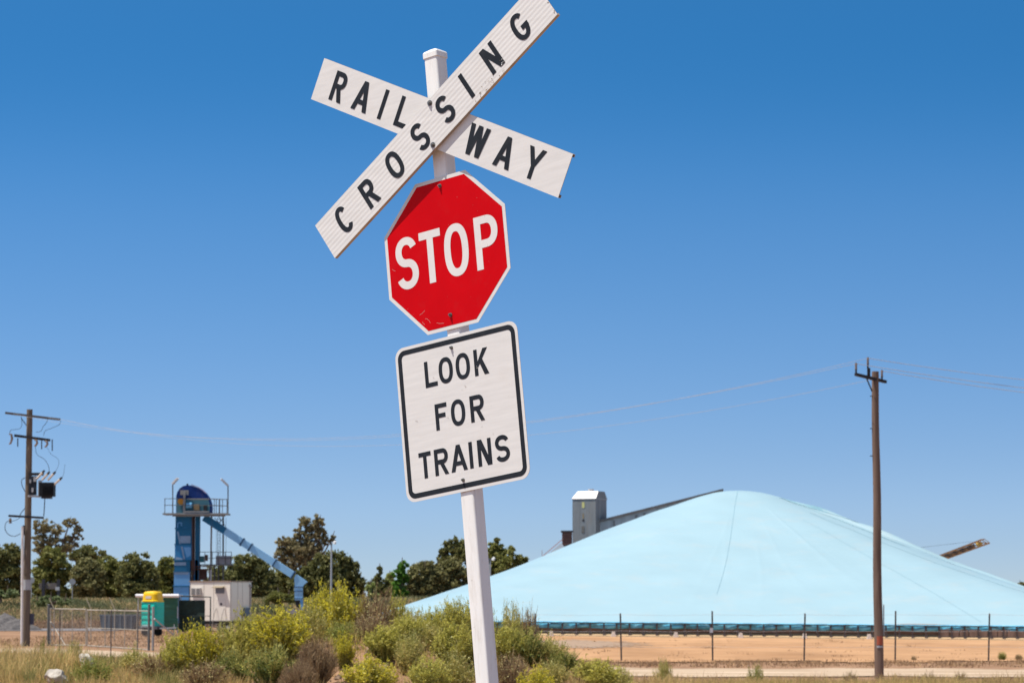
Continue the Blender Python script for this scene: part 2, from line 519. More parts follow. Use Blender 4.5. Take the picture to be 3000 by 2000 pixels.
# post: square tube with rounded corners, slightly twisted against the signs
def rsq(cx, cz, half, r, n=4):
    p = []
    for sx, sz, a0 in ((1, 1, 0), (-1, 1, 90), (-1, -1, 180), (1, -1, 270)):
        for k in range(n + 1):
            a = R(a0 + 90 * k / n)
            p.append((cx + sx * (half - r) + r * math.cos(a), cz + sz * (half - r) + r * math.sin(a)))
    return p
def shaft(mb, levels, r):
    """levels: (y, cx, cz, half)"""
    rings = []
    for y, cx, cz, hf in levels:
        rings.append([(p[0], y, p[1]) for p in rsq(cx, cz, hf, min(r, hf * 0.9))])
    n = len(rings[0])
    vs = [q for g in rings for q in g]
    fs = []
    for i in range(len(rings) - 1):
        for k in range(n):
            k2 = (k + 1) % n
            fs.append((i * n + k, (i + 1) * n + k, (i + 1) * n + k2, i * n + k2))
    fs.append(tuple(range(n))); fs.append(tuple(len(vs) - n + k for k in range(n - 1, -1, -1)))
    mb.add(vs, fs)
pcz = PZ1 - PS / 2
mb = MB()
shaft(mb, [(-3.12, PCX - 0.012, pcz, PS / 2), (-0.95, PCX, pcz, PS / 2), (0.80, PCX + 0.004, pcz, PS / 2)], 0.008)
post = mb.build('post', WHITE_P, SIGN, world=False)
for p in post.data.polygons: p.use_smooth = True
post.data.set_sharp_from_angle(angle=R(40))
mb = MB()
c0 = PCX + 0.004
shaft(mb, [(0.786, c0, pcz, PS / 2 + 0.0035), (0.806, c0, pcz, PS / 2 + 0.0035), (0.812, c0, pcz, PS / 2 + 0.0005), (0.822, c0, pcz, 0.016), (0.825, c0, pcz, 0.004)], 0.007)
cap = mb.build('post_cap', WHITE_P, SIGN, world=False)
rgp = random.Random(9)
mb = MB()
for k in range(26):
    y = rgp.uniform(-2.0, 0.75); r_ = rgp.uniform(0.0008, 0.0024); u_ = rgp.uniform(-0.022, 0.022)
    if k % 2: q = [(PCX + PS / 2 + 0.0006, y - r_ * 1.6, pcz + u_ - r_), (PCX + PS / 2 + 0.0006, y + r_, pcz + u_ - r_ * 0.7), (PCX + PS / 2 + 0.0006, y + r_ * 1.4, pcz + u_ + r_), (PCX + PS / 2 + 0.0006, y - r_, pcz + u_ + r_ * 0.8)]
    else: q = [(PCX + u_ - r_, y - r_ * 1.3, PZ1 + 0.0006), (PCX + u_ + r_, y - r_, PZ1 + 0.0006), (PCX + u_ + r_ * 0.8, y + r_ * 1.3, PZ1 + 0.0006), (PCX + u_ - r_ * 0.7, y + r_, PZ1 + 0.0006)]
    mb.add(q, [(0, 1, 2, 3)])
mb.build('paint_chips', surf('chip_grey', (0.16, 0.14, 0.13), 0.7, 0.3, 60), post, world=False)

def channel_board(name, cx, cy, ang, length, width, zf, depth, ribs):
    """extruded board: front sheet with fine long ribs, and two flanges folded back"""
    c, s = math.cos(R(ang)), math.sin(R(ang))
    mb = MB()
    n = 73 if ribs else 9
    cols = []
    for i in range(n):
        q = -width / 2 + width * i / (n - 1)
        dz = 0.0
        if ribs:
            e = min(1, min(i, n - 1 - i) / 5)
            dz = ribs * math.sin(2 * math.pi * q / 0.0178) * e
        cols.append((q, dz))
    def P(l, q, z): return (cx + c * l - s * q, cy + s * l + c * q, z)
    vs = []
    m = 25
    for j in range(m):
        l = -length / 2 + length * j / (m - 1)
        bow = 0.0009 * math.sin(j * 0.9 + ang)
        for q, dz in cols: vs.append(P(l, q, zf + dz + bow * 0.4))
    fs = [(j * n + i, (j + 1) * n + i, (j + 1) * n + i + 1, j * n + i + 1) for j in range(m - 1) for i in range(n - 1)]
    front = MB().add(vs, fs).build(name, SHEET, SIGN, world=False, smooth=True)
    mb = MB()
    hl = length / 2
    def bx(l0, l1, q0, q1, z0, z1):
        vv = [P(l0, q0, z0), P(l1, q0, z0), P(l1, q1, z0), P(l0, q1, z0), P(l0, q0, z1), P(l1, q0, z1), P(l1, q1, z1), P(l0, q1, z1)]
        mb.add(vv, [(0, 3, 2, 1), (4, 5, 6, 7), (0, 1, 5, 4), (1, 2, 6, 5), (2, 3, 7, 6), (3, 0, 4, 7)])
    hw = width / 2
    bx(-hl, hl, -hw, hw, zf - 0.0028, zf - 0.0010)
    bx(-hl, hl, hw - 0.0022, hw, zf - depth, zf - 0.0028)
    bx(-hl, hl, -hw, -hw + 0.0022, zf - depth, zf - 0.0028)
    bx(-hl, hl, hw - 0.012, hw - 0.0022, zf - depth, zf - depth + 0.002)
    bx(-hl, hl, -hw + 0.0022, -hw + 0.012, zf - depth, zf - depth + 0.002)
    mb.build('back_channel', ALU, front, world=False)
    return front, (c, s, cx, cy)

ZR, ZC = 0.0235, 0.0395
kx, ky = 0.749, -0.26
rb, MR = channel_board('crossbuck_board', 0.009 + kx * ZR, 0.503 + ky * ZR, -30.1, 1.349, 0.172, ZR, 0.0165, 0)
rb['label'] = 'board reading RAILWAY that slopes down to the right'
cb, MC = channel_board('crossbuck_board', -0.010 + kx * ZC, 0.517 + ky * ZC, 30.2, 1.368, 0.176, ZC, 0.0165, 0.00022)
cb['label'] = 'ribbed board reading CROSSING that slopes up to the right'
ht, st = 0.1205, 0.0198
mb = MB()
put_text(mb, [('R', -0.551, 0, 0.068, ht, st), ('A', -0.415, 0, 0.086, ht, st), ('I', -0.298, 0, 0.02, ht, st), ('L', -0.185, 0, 0.064, ht, st)], MR, ZR + 0.0012)
mb.build('lettering', INK, rb, world=False)
mb = MB()
put_text(mb, [('W', 0.2136, 0, 0.102, ht, st), ('A', 0.364, 0, 0.086, ht, st), ('Y', 0.513, 0, 0.088, ht, st)], MR, ZR + 0.0012)
mb.build('lettering', INK, rb, world=False)
mb = MB()
ht = 0.1195
put_text(mb, [('C', -0.557, 0.004, 0.066, ht, st), ('R', -0.398, 0, 0.068, ht, st), ('O', -0.237, 0, 0.074, ht, st), ('S', -0.078, 0, 0.068, ht, st),
              ('S', 0.077, 0, 0.068, ht, st), ('I', 0.207, 0, 0.02, ht, st), ('N', 0.361, 0, 0.072, ht, st), ('G', 0.5305, 0, 0.074, ht, st)], MC, ZC + 0.0013)
mb.build('lettering', INK, cb, world=False)
def blot(mb, cx, cy, rx, ry, z, rng, ang=0.0):
    n = rng.randint(6, 9)
    a0 = rng.random()
    p = []
    for k in range(n):
        a = 2 * math.pi * k / n + a0
        r = 0.5 + 0.6 * rng.random()
        x, y = rx * r * math.cos(a), ry * r * math.sin(a)
        p.append((cx + x * math.cos(ang) - y * math.sin(ang), cy + x * math.sin(ang) + y * math.cos(ang)))
    mb.flat(p, z)
rg = random.Random(5)
mb = MB(); mw = MB()
c, s, ox, oy = MC
for k in range(26):
    l = rg.uniform(0.20, 0.40); q = -0.083 + 0.055 * rg.random() ** 2 * (0.3 + (l - 0.2) * 4.0)
    blot(mb, ox + c * l - s * q, oy + s * l + c * q, rg.uniform(0.0012, 0.0042), rg.uniform(0.001, 0.0024), ZC + 0.0021 + k * 0.00002, rg, rg.uniform(0, 3))
for k in range(10):
    l = 0.682 + rg.uniform(-0.006, 0.0); q = rg.uniform(-0.085, 0.085)
    blot(mb, ox + c * l - s * q, oy + s * l + c * q, 0.004, 0.0016, ZC + 0.0011 + k * 0.00002, rg, R(120))
for k in range(5):
    l = 0.385 + rg.uniform(-0.008, 0.01); q = -0.045 + rg.uniform(-0.012, 0.006)
    blot(mw, ox + c * l - s * q, oy + s * l + c * q, 0.004, 0.0016, ZC + 0.0022 + k * 0.00003, rg, rg.uniform(0.6, 1.2))
mb.build('chipped_spots', CHIP, cb, world=False)
mw.build('worn_ink', SHEET, cb, world=False)

def octagon(hw):
    t = hw * math.tan(math.pi / 8)
    return [(-t, -hw), (t, -hw), (hw, -t), (hw, t), (t, hw), (-t, hw), (-hw, t), (-hw, -t)]
stop = MB().slab(octagon(0.3), -0.0022, 0.0).build('stop_plate', SHEET, SIGN, world=False)
MB().flat(octagon(0.2855), 0.0006).build('red_face', REDS, stop, world=False)
mb = MB()
hs, ss = 0.207, 0.0308
put_text(mb, [('S', -0.196, 0.0, 0.110, hs, ss), ('T', -0.0755, 0, 0.106, hs, ss), ('O', 0.051, 0, 0.118, hs, ss), ('P', 0.2, 0, 0.112, hs, ss)], (1, 0, 0, 0), 0.0011)
mb.build('lettering', STOPW, stop, world=False)
mb = MB()
for x0, y0, pts in ((-0.273, -0.02, [(0, 0.012), (0.006, 0.006), (0.016, 0.001)]), (-0.155, -0.215, [(0, 0), (0.012, 0.003), (0.028, 0.013)]),
                    (-0.13, -0.235, [(0, 0), (0.01, -0.002), (0.02, -0.012), (0.024, -0.022)]), (-0.075, -0.262, [(0, 0), (0.015, -0.006), (0.035, -0.008)]),
                    (-0.145, -0.243, [(0, 0), (0.004, -0.008), (0.012, -0.014)])):
    k = ribbon([(x0 + a, y0 + b) for a, b in pts], 0.0016)
    n = len(k[1])
    mb.add([(*p, 0.0010) for p in k[1]] + [(*p, 0.0010) for p in k[2]], [(i, n + i, n + i + 1, i + 1) for i in range(n - 1)])
for k in range(16):
    blot(mb, rg.uniform(-0.25, 0.25), rg.uniform(-0.22, 0.25), rg.uniform(0.0008, 0.0022), rg.uniform(0.0006, 0.0013), 0.00085 + k * 0.00001, rg, rg.uniform(0, 3))
mb.build('scratches', SCUFF, stop, world=False)

def rrect(cx, cy, hw, hh, r, n=7):
    p = []
    for sx, sy, a0 in ((1, 1, 0), (-1, 1, 90), (-1, -1, 180), (1, -1, 270)):
        for k in range(n + 1):
            a = R(a0 + 90 * k / n)
            p.append((cx + sx * (hw - r) + r * math.cos(a), cy + sy * (hh - r) + r * math.sin(a)))
    return p
LX, LY = 0.006, -0.627
look = MB().slab(rrect(LX, LY, 0.3, 0.302, 0.042), -0.0022, 0.0).build('look_plate', SHEET, SIGN, world=False)
a = rrect(LX, LY, 0.2875, 0.2895, 0.034); b = rrect(LX, LY, 0.2685, 0.2705, 0.017)
n = len(a)
MB().add([(*p, 0.0007) for p in a] + [(*p, 0.0007) for p in b], [(k, (k + 1) % n, n + (k + 1) % n, n + k) for k in range(n)]).build('border', INK, look, world=False)
mb = MB()
hl, sl_ = 0.1015, 0.0168
row = lambda y, its: [(ch, x, y, w_, hl, sl_) for ch, x, w_ in its]
for wd_ in (row(-0.4525, [('L', -0.1246, 0.060), ('O', -0.0508, 0.069), ('O', 0.033, 0.069), ('K', 0.1225, 0.068)]),
            row(-0.625, [('F', -0.091, 0.058), ('O', -0.0085, 0.069), ('R', 0.0845, 0.067)]),
            row(-0.7975, [('T', -0.1885, 0.060), ('R', -0.109, 0.067), ('A', -0.0241, 0.080), ('I', 0.0357, 0.02), ('N', 0.1015, 0.066), ('S', 0.187, 0.068)])):
    mb = MB()
    put_text(mb, wd_, (1, 0, 0, 0), 0.0008)
    mb.build('lettering', INK, look, world=False)
mb = MB()
for x, y, r in ((0.035, -0.53, 0.006), (0.022, -0.545, 0.003), (0.10, -0.70, 0.0035), (0.15, -0.735, 0.003), (-0.215, -0.62, 0.006), (-0.115, -0.47, 0.004), (-0.06, -0.635, 0.005), (0.10, -0.47, 0.004)):
    for k in range(3):
        blot(mb, x + rg.uniform(-1, 1) * r, y + rg.uniform(-1, 1) * r, r * 0.6, r * 0.3, 0.0012 + k * 0.00003, rg, rg.uniform(0, 3))
mb.build('dents', surf('dent_grey', (0.55, 0.51, 0.47), 0.5, 0.1, 30), look, world=False)

def bolt(x, y, z, r, lg, washer):
    mb = MB()
    mb.tube([(x, y, z + 0.0002), (x, y, z + 0.002)], washer, 16)
    mb.tube([(x, y, z + 0.002), (x, y, z + 0.002 + lg * 0.55)], r, 6)
    mb.tube([(x, y, z + 0.002 + lg * 0.55), (x, y, z + 0.002 + lg)], [r * 0.62, r * 0.5], 10)
    mb.build('bolt', STEEL, SIGN, world=False)
bolt(0.013, 0.588, ZC, 0.0080, 0.010, 0.0115)
bolt(0.011, 0.420, ZC, 0.0080, 0.010, 0.0115)
bolt(-0.002, 0.266, 0.0006, 0.0058, 0.011, 0.008)
bolt(-0.004, -0.245, 0.0006, 0.0058, 0.011, 0.008)
bolt(-0.0135, -0.372, 0, 0.0055, 0.011, 0.007)
bolt(-0.011, -0.885, 0, 0.0055, 0.011, 0.007)
for y0, y1 in ((0.50, 0.52),):
    MB().box((PCX - 0.028, y0 - 0.05, PZ1), (PCX + 0.034, y1 + 0.05, ZR - 0.0172)).build('mounting_bracket', ALU, SIGN, world=False)
for y in (-0.245, 0.266, -0.372, -0.885):
    MB().box((PCX - 0.03, y - 0.02, PZ1 + 0.0005), (PCX + 0.03, y + 0.02, -0.0024)).build('mounting_bracket', ALU, SIGN, world=False)

# ------------------------------------------------------------------ grain pile under its tarpaulin, and its wall
PX, PY = 16.5, 217.0
TB = np.array([0, .03, .067, .11, .23, .377, .512, .583, .735, .911, 1.0])
ZB = np.array([10.27, 10.22, 10.08, 9.78, 8.70, 7.20, 5.68, 4.85, 3.33, 1.72, 0.95])
nth, nr = 720, 90
th = np.linspace(0, 2 * np.pi, nth, endpoint=False)
tt = np.linspace(0, 1, nr) ** 0.9
TH, TT = np.meshgrid(th, tt)
pp = 2.3 + 12 * TT ** 3
ax = np.where(np.cos(TH) > 0, 25.2, 27.0)
ay = np.where(np.sin(TH) > 0, 60.0, 22.6)
# even spread of directions round the plan
cxn, syn = np.cos(TH), np.sin(TH)
rad = (np.abs(cxn) ** pp + np.abs(syn) ** pp) ** (-1 / pp)
X = PX + ax * cxn * rad * TT
Y = PY + ay * syn * rad * TT
Z = np.interp(TT, TB, ZB)
tl = 0.0093 * np.clip(X - 1, 0, 60)
Z = Z - tl * TT ** 5
dth = (TH + np.pi / 2 + np.pi) % (2 * np.pi) - np.pi    # 0 faces the camera, positive to the right
prng = np.random.default_rng(3)
rid = np.zeros_like(Z)
for k in range(46):
    a0 = prng.uniform(0.95, 1.62) if k < 34 else prng.uniform(-1.6, 0.6)
    wdt = prng.uniform(0.006, 0.02)
    amp = prng.uniform(0.05, 0.15) * (0.9 if k < 34 else 0.10)
    t0 = prng.uniform(0.05, 0.45); t1 = prng.uniform(0.7, 1.1)
    rid += prng.choice([1, 1, -0.8]) * amp * np.exp(-((dth - a0 - 0.05 * np.sin(TT * 3 + k)) / wdt) ** 2) * sstep(t0, t0 + 0.15, TT) * (1 - sstep(t1 - 0.1, t1 + 0.02, TT))
rid += 0.014 * np.sin(X * 1.1 + 2 * np.sin(Y * 0.7)) * np.sin(Y * 0.9 + X * 0.3) + 0.007 * np.sin(2.3 * X + 1.7 * Y)
hump = 0.22 * np.exp(-((X - 26.3) / 2.4) ** 2) * np.exp(-((TT - 0.965) / 0.035) ** 2) * (np.sin(TH) < 0)
Z = Z + rid * (1 - TT ** 8) + hump
V = np.stack([X, Y, Z], -1).reshape(-1, 3)
F = []
for r_ in range(nr - 1):
    k = np.arange(nth); k2 = (k + 1) % nth
    F.append(np.stack([r_ * nth + k, (r_ + 1) * nth + k, (r_ + 1) * nth + k2, r_ * nth + k2], 1))
F = np.concatenate(F)
TARP = surf('pale_blue_tarp', (0.305, 0.452, 0.510), 0.42, 0.035, 0.22, dirt=(0.41, 0.46, 0.46), dirt_amt=0.45, dirt_scale=0.35, stretch=(1, 1, 4), spec=0.45)
pile = thing('covered_grain_pile', 'huge pale blue tarpaulin mound covering stored grain behind the low wall', 'grain stockpile', (PX, PY, 0))
V0 = V - np.array([PX, PY, 0])
mesh_np('tarpaulin', V0, F, TARP, pile, True)
SEAM = surf('tarp_seam', (0.21, 0.40, 0.47), 0.5, 0.1, 1.0)
def pile_pt(a, t):
    fi = (a / (2 * math.pi) * nth) % nth
    i, i2 = int(fi) % nth, (int(fi) + 1) % nth
    j = min(nr - 2, max(0, int(np.searchsorted(tt, t)) - 1))
    u, v = fi - int(fi), (t - tt[j]) / (tt[j + 1] - tt[j])
    g = lambda a_, b_: V[b_ * nth + a_]
    return Vector((g(i, j) * (1 - u) + g(i2, j) * u) * (1 - v) + (g(i, j + 1) * (1 - u) + g(i2, j + 1) * u) * v)
for a, t0, t1, hw in ((-1.70, 0.05, 0.80, 0.007), (-1.05, 0.30, 0.98, 0.008), (-0.80, 0.25, 0.95, 0.022), (-0.60, 0.15, 0.98, 0.03), (-0.46, 0.12, 0.98, 0.05),
                      (-0.40, 0.3, 0.98, 0.03), (-0.33, 0.12, 0.98, 0.06), (-0.24, 0.2, 0.98, 0.05), (-0.12, 0.2, 0.98, 0.06)):
    mb = MB()
    vs = []
    for k in range(61):
        t = t0 + (t1 - t0) * k / 60
        aa = a + 0.012 * math.sin(k * 0.06)
        da = hw / (25 * t)
        vs += [pile_pt(aa + da, t) + Vector((0, 0, 0.02)), pile_pt(aa - da, t) + Vector((0, 0, 0.025))]
    mb.add(vs, [(2 * k, 2 * k + 1, 2 * k + 3, 2 * k + 2) for k in range(60)])
    mb.build('seam', SEAM, pile)
# dark blue lower edge of the tarpaulin tucked behind the rail
SKIRT = surf('dark_blue_tarp', (0.10, 0.43, 0.66), 0.4, 0.55, 1.6, dirt=(0.40, 0.74, 0.82), dirt_amt=0.9, dirt_scale=1.4, stretch=(1, 1, 3))
WY = 194.15
def tilt(x): return -0.0093 * max(0, min(x - 1, 60))
mb = MB()
vs = []; sx = np.arange(-10.6, 43.8, 0.12)
prof = [(0.0, 0.985), (-0.17, 0.95), (-0.23, 0.84), (-0.27, 0.74), (-0.22, 0.63), (-0.10, 0.54)]
for x in sx:
    for q, (oy, oz) in enumerate(prof):
        wv = 0.05 * math.sin(x * 3.1 + q) + 0.03 * math.sin(x * 7.3 + 2 * q) if 1 < q else 0.01 * math.sin(x * 2)
        vs.append((x, WY + 0.30 + oy + wv, oz + tilt(x) + (0.03 * math.sin(x * 1.9 + q) if q > 2 else 0)))
npf = len(prof)
fs = [(i * npf + j, i * npf + j + 1, (i + 1) * npf + j + 1, (i + 1) * npf + j) for i in range(len(sx) - 1) for j in range(npf - 1)]
MB().add(vs, fs).build('skirt', SKIRT, pile, smooth=True)

WALLB = surf('rusty_wall_panel', (0.32, 0.19, 0.12), 0.8, 0.25, 0.8, dirt=(0.16, 0.10, 0.07), dirt_amt=0.7, dirt_scale=1.5)
RAILM = surf('dark_rail', (0.06, 0.055, 0.058), 0.6, 0.2, 2)
wall = thing('bunker_wall', 'long low brown retaining wall of posts and rails along the foot of the blue tarpaulin', 'wall', (PX, WY, 0))
X0, X1 = -10.6, 43.6
mb = MB()
nseg = 27
for k in range(nseg):
    a = X0 + (X1 - X0) * k / nseg; b = X0 + (X1 - X0) * (k + 1) / nseg
    for (y0, y1, z0, z1) in ((WY + 0.42, WY + 0.48, 0.30, 0.60), (WY + 0.50, WY + 0.58, -0.25, 0.31)):
        vs = []
        for x in (a, b):
            for y, z in ((y0, z0), (y1, z0), (y1, z1), (y0, z1)): vs.append((x, y, z + tilt(x)))
        mb.add(vs, [(0, 1, 5, 4), (1, 2, 6, 5), (2, 3, 7, 6), (3, 0, 4, 7)] + ([(0, 3, 2, 1)] if k == 0 else []) + ([(4, 5, 6, 7)] if k == nseg - 1 else []))
mb.build('wall_panel', WALLB, wall)
mb = MB()
for k in range(nseg):
    a = X0 + (X1 - X0) * k / nseg; b = X0 + (X1 - X0) * (k + 1) / nseg
    mb.add([(a, WY - 0.45, 0.03 + tilt(a)), (b, WY - 0.45, 0.03 + tilt(b)), (b, WY + 0.38, 0.32 + tilt(b)), (a, WY + 0.38, 0.32 + tilt(a)),
            (a, WY - 0.45, -0.3 + tilt(a)), (b, WY - 0.45, -0.3 + tilt(b)), (b, WY + 0.38, -0.3 + tilt(b)), (a, WY + 0.38, -0.3 + tilt(a))], [(0, 1, 2, 3), (4, 5, 1, 0), (3, 2, 6, 7)])
mb.build('footing', surf('sandy_footing', (0.50, 0.34, 0.19), 0.9, 0.12, 1.0), wall)
mb = MB()
xx = np.arange(27.7, 43.5, 0.62)
for x in xx:
    mb.box((x + 0.03, WY + 0.05, tilt(x) - 0.25), (x + 0.60, WY + 0.11, tilt(x) + 0.68))
mb.build('front_panel', surf('brown_boards', (0.34, 0.24, 0.18), 0.8, 0.2, 1.2, dirt=(0.12, 0.08, 0.06), dirt_amt=0.6, dirt_scale=2), wall)
mb = MB()
for k in range(nseg):
    a = X0 + (X1 - X0) * k / nseg; b = X0 + (X1 - X0) * (k + 1) / nseg
    mb.beam((a, WY - 0.02, 0.90 + tilt(a)), (b, WY - 0.02, 0.90 + tilt(b)), 0.14, 0.075)
mb.build('top_rail', RAILM, wall)
mb = MB()
mb.tube([(x, WY - 0.35, 0.06 + tilt(x)) for x in np.linspace(X0, X1, 28)], 0.03, 6)
mb.build('drain_pipe', RAILM, wall)
x = X0 + 0.3
prng2 = random.Random(4)
while x < X1:
    g = tilt(x)
    mb = MB()
    mb.beam((x, WY + 0.0, 0.87 + g), (x, WY - 0.06, 0.05 + g), 0.10, 0.12)
    mb.beam((x, WY - 0.10, 0.26 + g), (x, WY - 0.16, 0.0 + g), 0.17, 0.12)
    mb.build('wall_post', surf('wall_post_steel', (0.07, 0.052, 0.048), 0.7, 0.2, 3) if 'wall_post_steel' not in bpy.data.materials else bpy.data.materials['wall_post_steel'], wall)
    x += 0.86 + prng2.uniform(-0.06, 0.06)
CONC = surf('white_block', (0.80, 0.74, 0.66), 0.8, 0.1, 6, dirt=(0.4, 0.3, 0.2), dirt_amt=0.5, dirt_scale=8)
where = ['white block at the wall foot nearest the flowering bushes', 'white block at the wall foot second from the flowering bushes', 'white block at the wall foot third from the flowering bushes',
         'white block at the wall foot second to the left of the timber power pole', 'white block at the wall foot nearest left of the timber power pole', 'white block at the wall foot half hidden by the timber power pole']
for px, lb in zip((1615, 1797, 1980, 2170, 2357, 2546), where):
    p = at(px, 1850, WY - 0.45)
    g = gzf(p.x, WY - 0.45)
    mb = MB()
    hw = 0.16
    vs = []
    for z, q in ((g, 1.0), (g + 0.17, 0.95), (g + 0.19, 0.72), (g + 0.36, 0.62)):
        vs += [(p.x - hw * q, WY - 0.62, z), (p.x + hw * q, WY - 0.62, z), (p.x + hw * q, WY - 0.38, z), (p.x - hw * q, WY - 0.38, z)]
    fs = [(0, 3, 2, 1), (12, 13, 14, 15)]
    for k in range(3):
        for j in range(4):
            fs.append((4 * k + j, 4 * k + (j + 1) % 4, 4 * k + 4 + (j + 1) % 4, 4 * k + 4 + j))
    o = mb.add(vs, fs).build('concrete_block', CONC)
    tag(o, lb, 'block', 'white blocks along the bunker wall')

# ------------------------------------------------------------------ silo tower, gallery and shed bits behind the pile
def corr(name, c, rough, sc, dirt, amt=0.5):
    """corrugated iron: vertical waves and streaky weathering"""
    m, t, b = node_mat(name)
    nz = add_noise(t, 0.9, 6, 0.7, stretch=(2.2, 2.2, 0.25))
    col = ramp(t, nz.outputs[0], [(0.3, tuple(x * 0.75 for x in c)), (0.7, tuple(x * 1.2 for x in c))]).outputs[0]
    n2 = add_noise(t, 0.6, 6, 0.7, stretch=(2, 2, 0.4))
    k = ramp(t, n2.outputs[0], [(0.5, (0, 0, 0)), (0.72, (amt,) * 3)]).outputs[0]
    col = mix(t, col, dirt, k)
    t.links.new(col, b.inputs['Base Color'])
    b.inputs['Roughness'].default_value = rough
    cd = t.nodes.new('ShaderNodeTexCoord'); wv = t.nodes.new('ShaderNodeTexWave')
    wv.inputs['Scale'].default_value = sc; wv.bands_direction = 'X'
    t.links.new(cd.outputs['Object'], wv.inputs['Vector'])
    bp = t.nodes.new('ShaderNodeBump'); bp.inputs['Strength'].default_value = 0.5; bp.inputs['Distance'].default_value = 0.03
    t.links.new(wv.outputs[0], bp.inputs['Height']); t.links.new(bp.outputs[0], b.inputs['Normal'])
    return m
IRON = corr('weathered_iron', (0.20, 0.215, 0.225), 0.55, 3.5, (0.25, 0.20, 0.15), 0.4)
ROOFI = surf('galvanised_roof', (0.55, 0.53, 0.52), 0.4, 0.12, 0.6, metal=0.2, dirt=(0.36, 0.17, 0.09), dirt_amt=0.75, dirt_scale=0.5)
DARKM = surf('dark_trim', (0.035, 0.035, 0.04), 0.6, 0.2, 2)
D = 285.0
a = at(1677, 1460, D); b = at(1745, 1460, D); top = at(1677, 1459, D).z
tw_ = thing('silo_tower', 'tall grey corrugated iron silo tower with a pale hipped roof behind the blue pile', 'tower', (a.x, D, 0))
# nearest corner at px 1745; left face to px 1677, right face to px 1777 receding
cA = at(1677, 1460, D + 0.9); cB = at(1745, 1460, D); cC = at(1777, 1460, D + 3.0)
cD = Vector((cA.x + cC.x - cB.x, cA.y + cC.y - cB.y, 0))
foot = [Vector((p.x, p.y, 0)) for p in (cA, cB, cC, cD)]
zt = at(1700, 1459, D).z
mb = MB().add([p for p in foot] + [Vector((p.x, p.y, zt)) for p in foot], [(0, 1, 5, 4), (1, 2, 6, 5), (2, 3, 7, 6), (3, 0, 4, 7), (4, 5, 6, 7)])
mb.build('wall', IRON, tw_)
zr = at(1700, 1437, D).z
ctr = (foot[0] + foot[1] + foot[2] + foot[3]) / 4
ov = [ctr + (p - ctr) * 1.04 for p in foot]
axis = (foot[1] - foot[0])
def up(p, z): return Vector((p.x, p.y, z))
mid_l = (ov[0] + ov[3]) / 2; mid_r = (ov[1] + ov[2]) / 2
fr = lambda a_, b_, k: a_ * (1 - k) + b_ * k
t0, t1 = fr(ov[0], ov[3], 0.22), fr(ov[0], ov[3], 0.78)
t2, t3 = fr(ov[1], ov[2], 0.22), fr(ov[1], ov[2], 0.78)
axn = axis.normalized()
t0 = t0 + axn * 0.35; t1 = t1 + axn * 0.35
mb = MB()
mb.add([up(p, zt) for p in ov] + [up(p, zr) for p in (t0, t2, t3, t1)] + [up(p, zt - 0.05) for p in ov],
       [(0, 1, 5, 4), (2, 3, 7, 6), (3, 0, 4, 7), (4, 5, 6, 7), (0, 8, 9, 1), (1, 9, 10, 2), (2, 10, 11, 3), (3, 11, 8, 0)])
mb.build('roof', ROOFI, tw_)
mb = MB().add([up(ov[1], zt), up(ov[2], zt), up(t3, zr), up(t2, zr)], [(0, 1, 2, 3)])
mb.build('gable_end', IRON, tw_)
vp = (up(t0, zr) + up(t2, zr)) / 2
MB().tube([vp + Vector((0.3, 0.4, -0.1)), vp + Vector((0.3, 0.4, 0.22))], 0.28, 10).build('roof_vent', ROOFI, tw_)
fd = (foot[1] - foot[0]); nn = Vector((fd.y, -fd.x, 0)).normalized()
def on_left(k, py, ww, hh):
    p = foot[0] + fd * k; z = at(1700, py, D).z
    u = fd.normalized() * (ww / 2)
    q = [p - u + nn * 0.03, p + u + nn * 0.03, p + u - nn * 0.05, p - u - nn * 0.05]
    return MB().add([up(v, z - hh / 2) for v in q] + [up(v, z + hh / 2) for v in q], [(0, 1, 5, 4), (1, 2, 6, 5), (3, 0, 4, 7), (4, 5, 6, 7), (0, 3, 2, 1)])
on_left(0.47, 1478, 0.26, 0.55).build('window', surf('yellow_glazing', (0.50, 0.48, 0.20), 0.4, 0.1, 5), tw_)
on_left(0.47, 1523, 0.22, 0.16).build('window', DARKM, tw_)
on_left(0.46, 1550, 0.28, 0.65).build('louvre', surf('louvre_grey', (0.13, 0.125, 0.115), 0.6, 0.1, 5), tw_)
on_left(0.47, 1510, 0.12, 0.5).build('rust_streak', surf('rust_streak', (0.26, 0.20, 0.12), 0.8, 0.2, 5), tw_)

# inclined gallery running up from the tower
g0 = at(1753, 1526, D + 1.2); g1 = at(2104, 1437.5, D + 1.2)
gal = thing('conveyor_gallery', 'long grey corrugated conveyor gallery rising from the silo tower toward the top of the pile', 'gallery', (g0.x, D, 0))
dv = (g1 - g0)
mb = MB()
hh = 3.4
mb.add([g0 + Vector((0, 0, -0.12)), g1 + Vector((0, 0, -0.12)), g1 + Vector((-0.3, 0, -hh)), g0 + Vector((0, 0, -hh))] +
       [g0 + Vector((0, 2.4, -0.12)), g1 + Vector((0, 2.4, -0.12)), g1 + Vector((-0.3, 2.4, -hh)), g0 + Vector((0, 2.4, -hh))],
       [(0, 3, 2, 1), (4, 5, 6, 7), (0, 4, 7, 3), (1, 2, 6, 5), (3, 7, 6, 2), (0, 1, 5, 4)])
mb.build('wall', corr('pale_iron', (0.33, 0.35, 0.37), 0.55, 2.0, (0.2, 0.17, 0.14), 0.5), gal)
mb = MB()
e = dv.normalized()
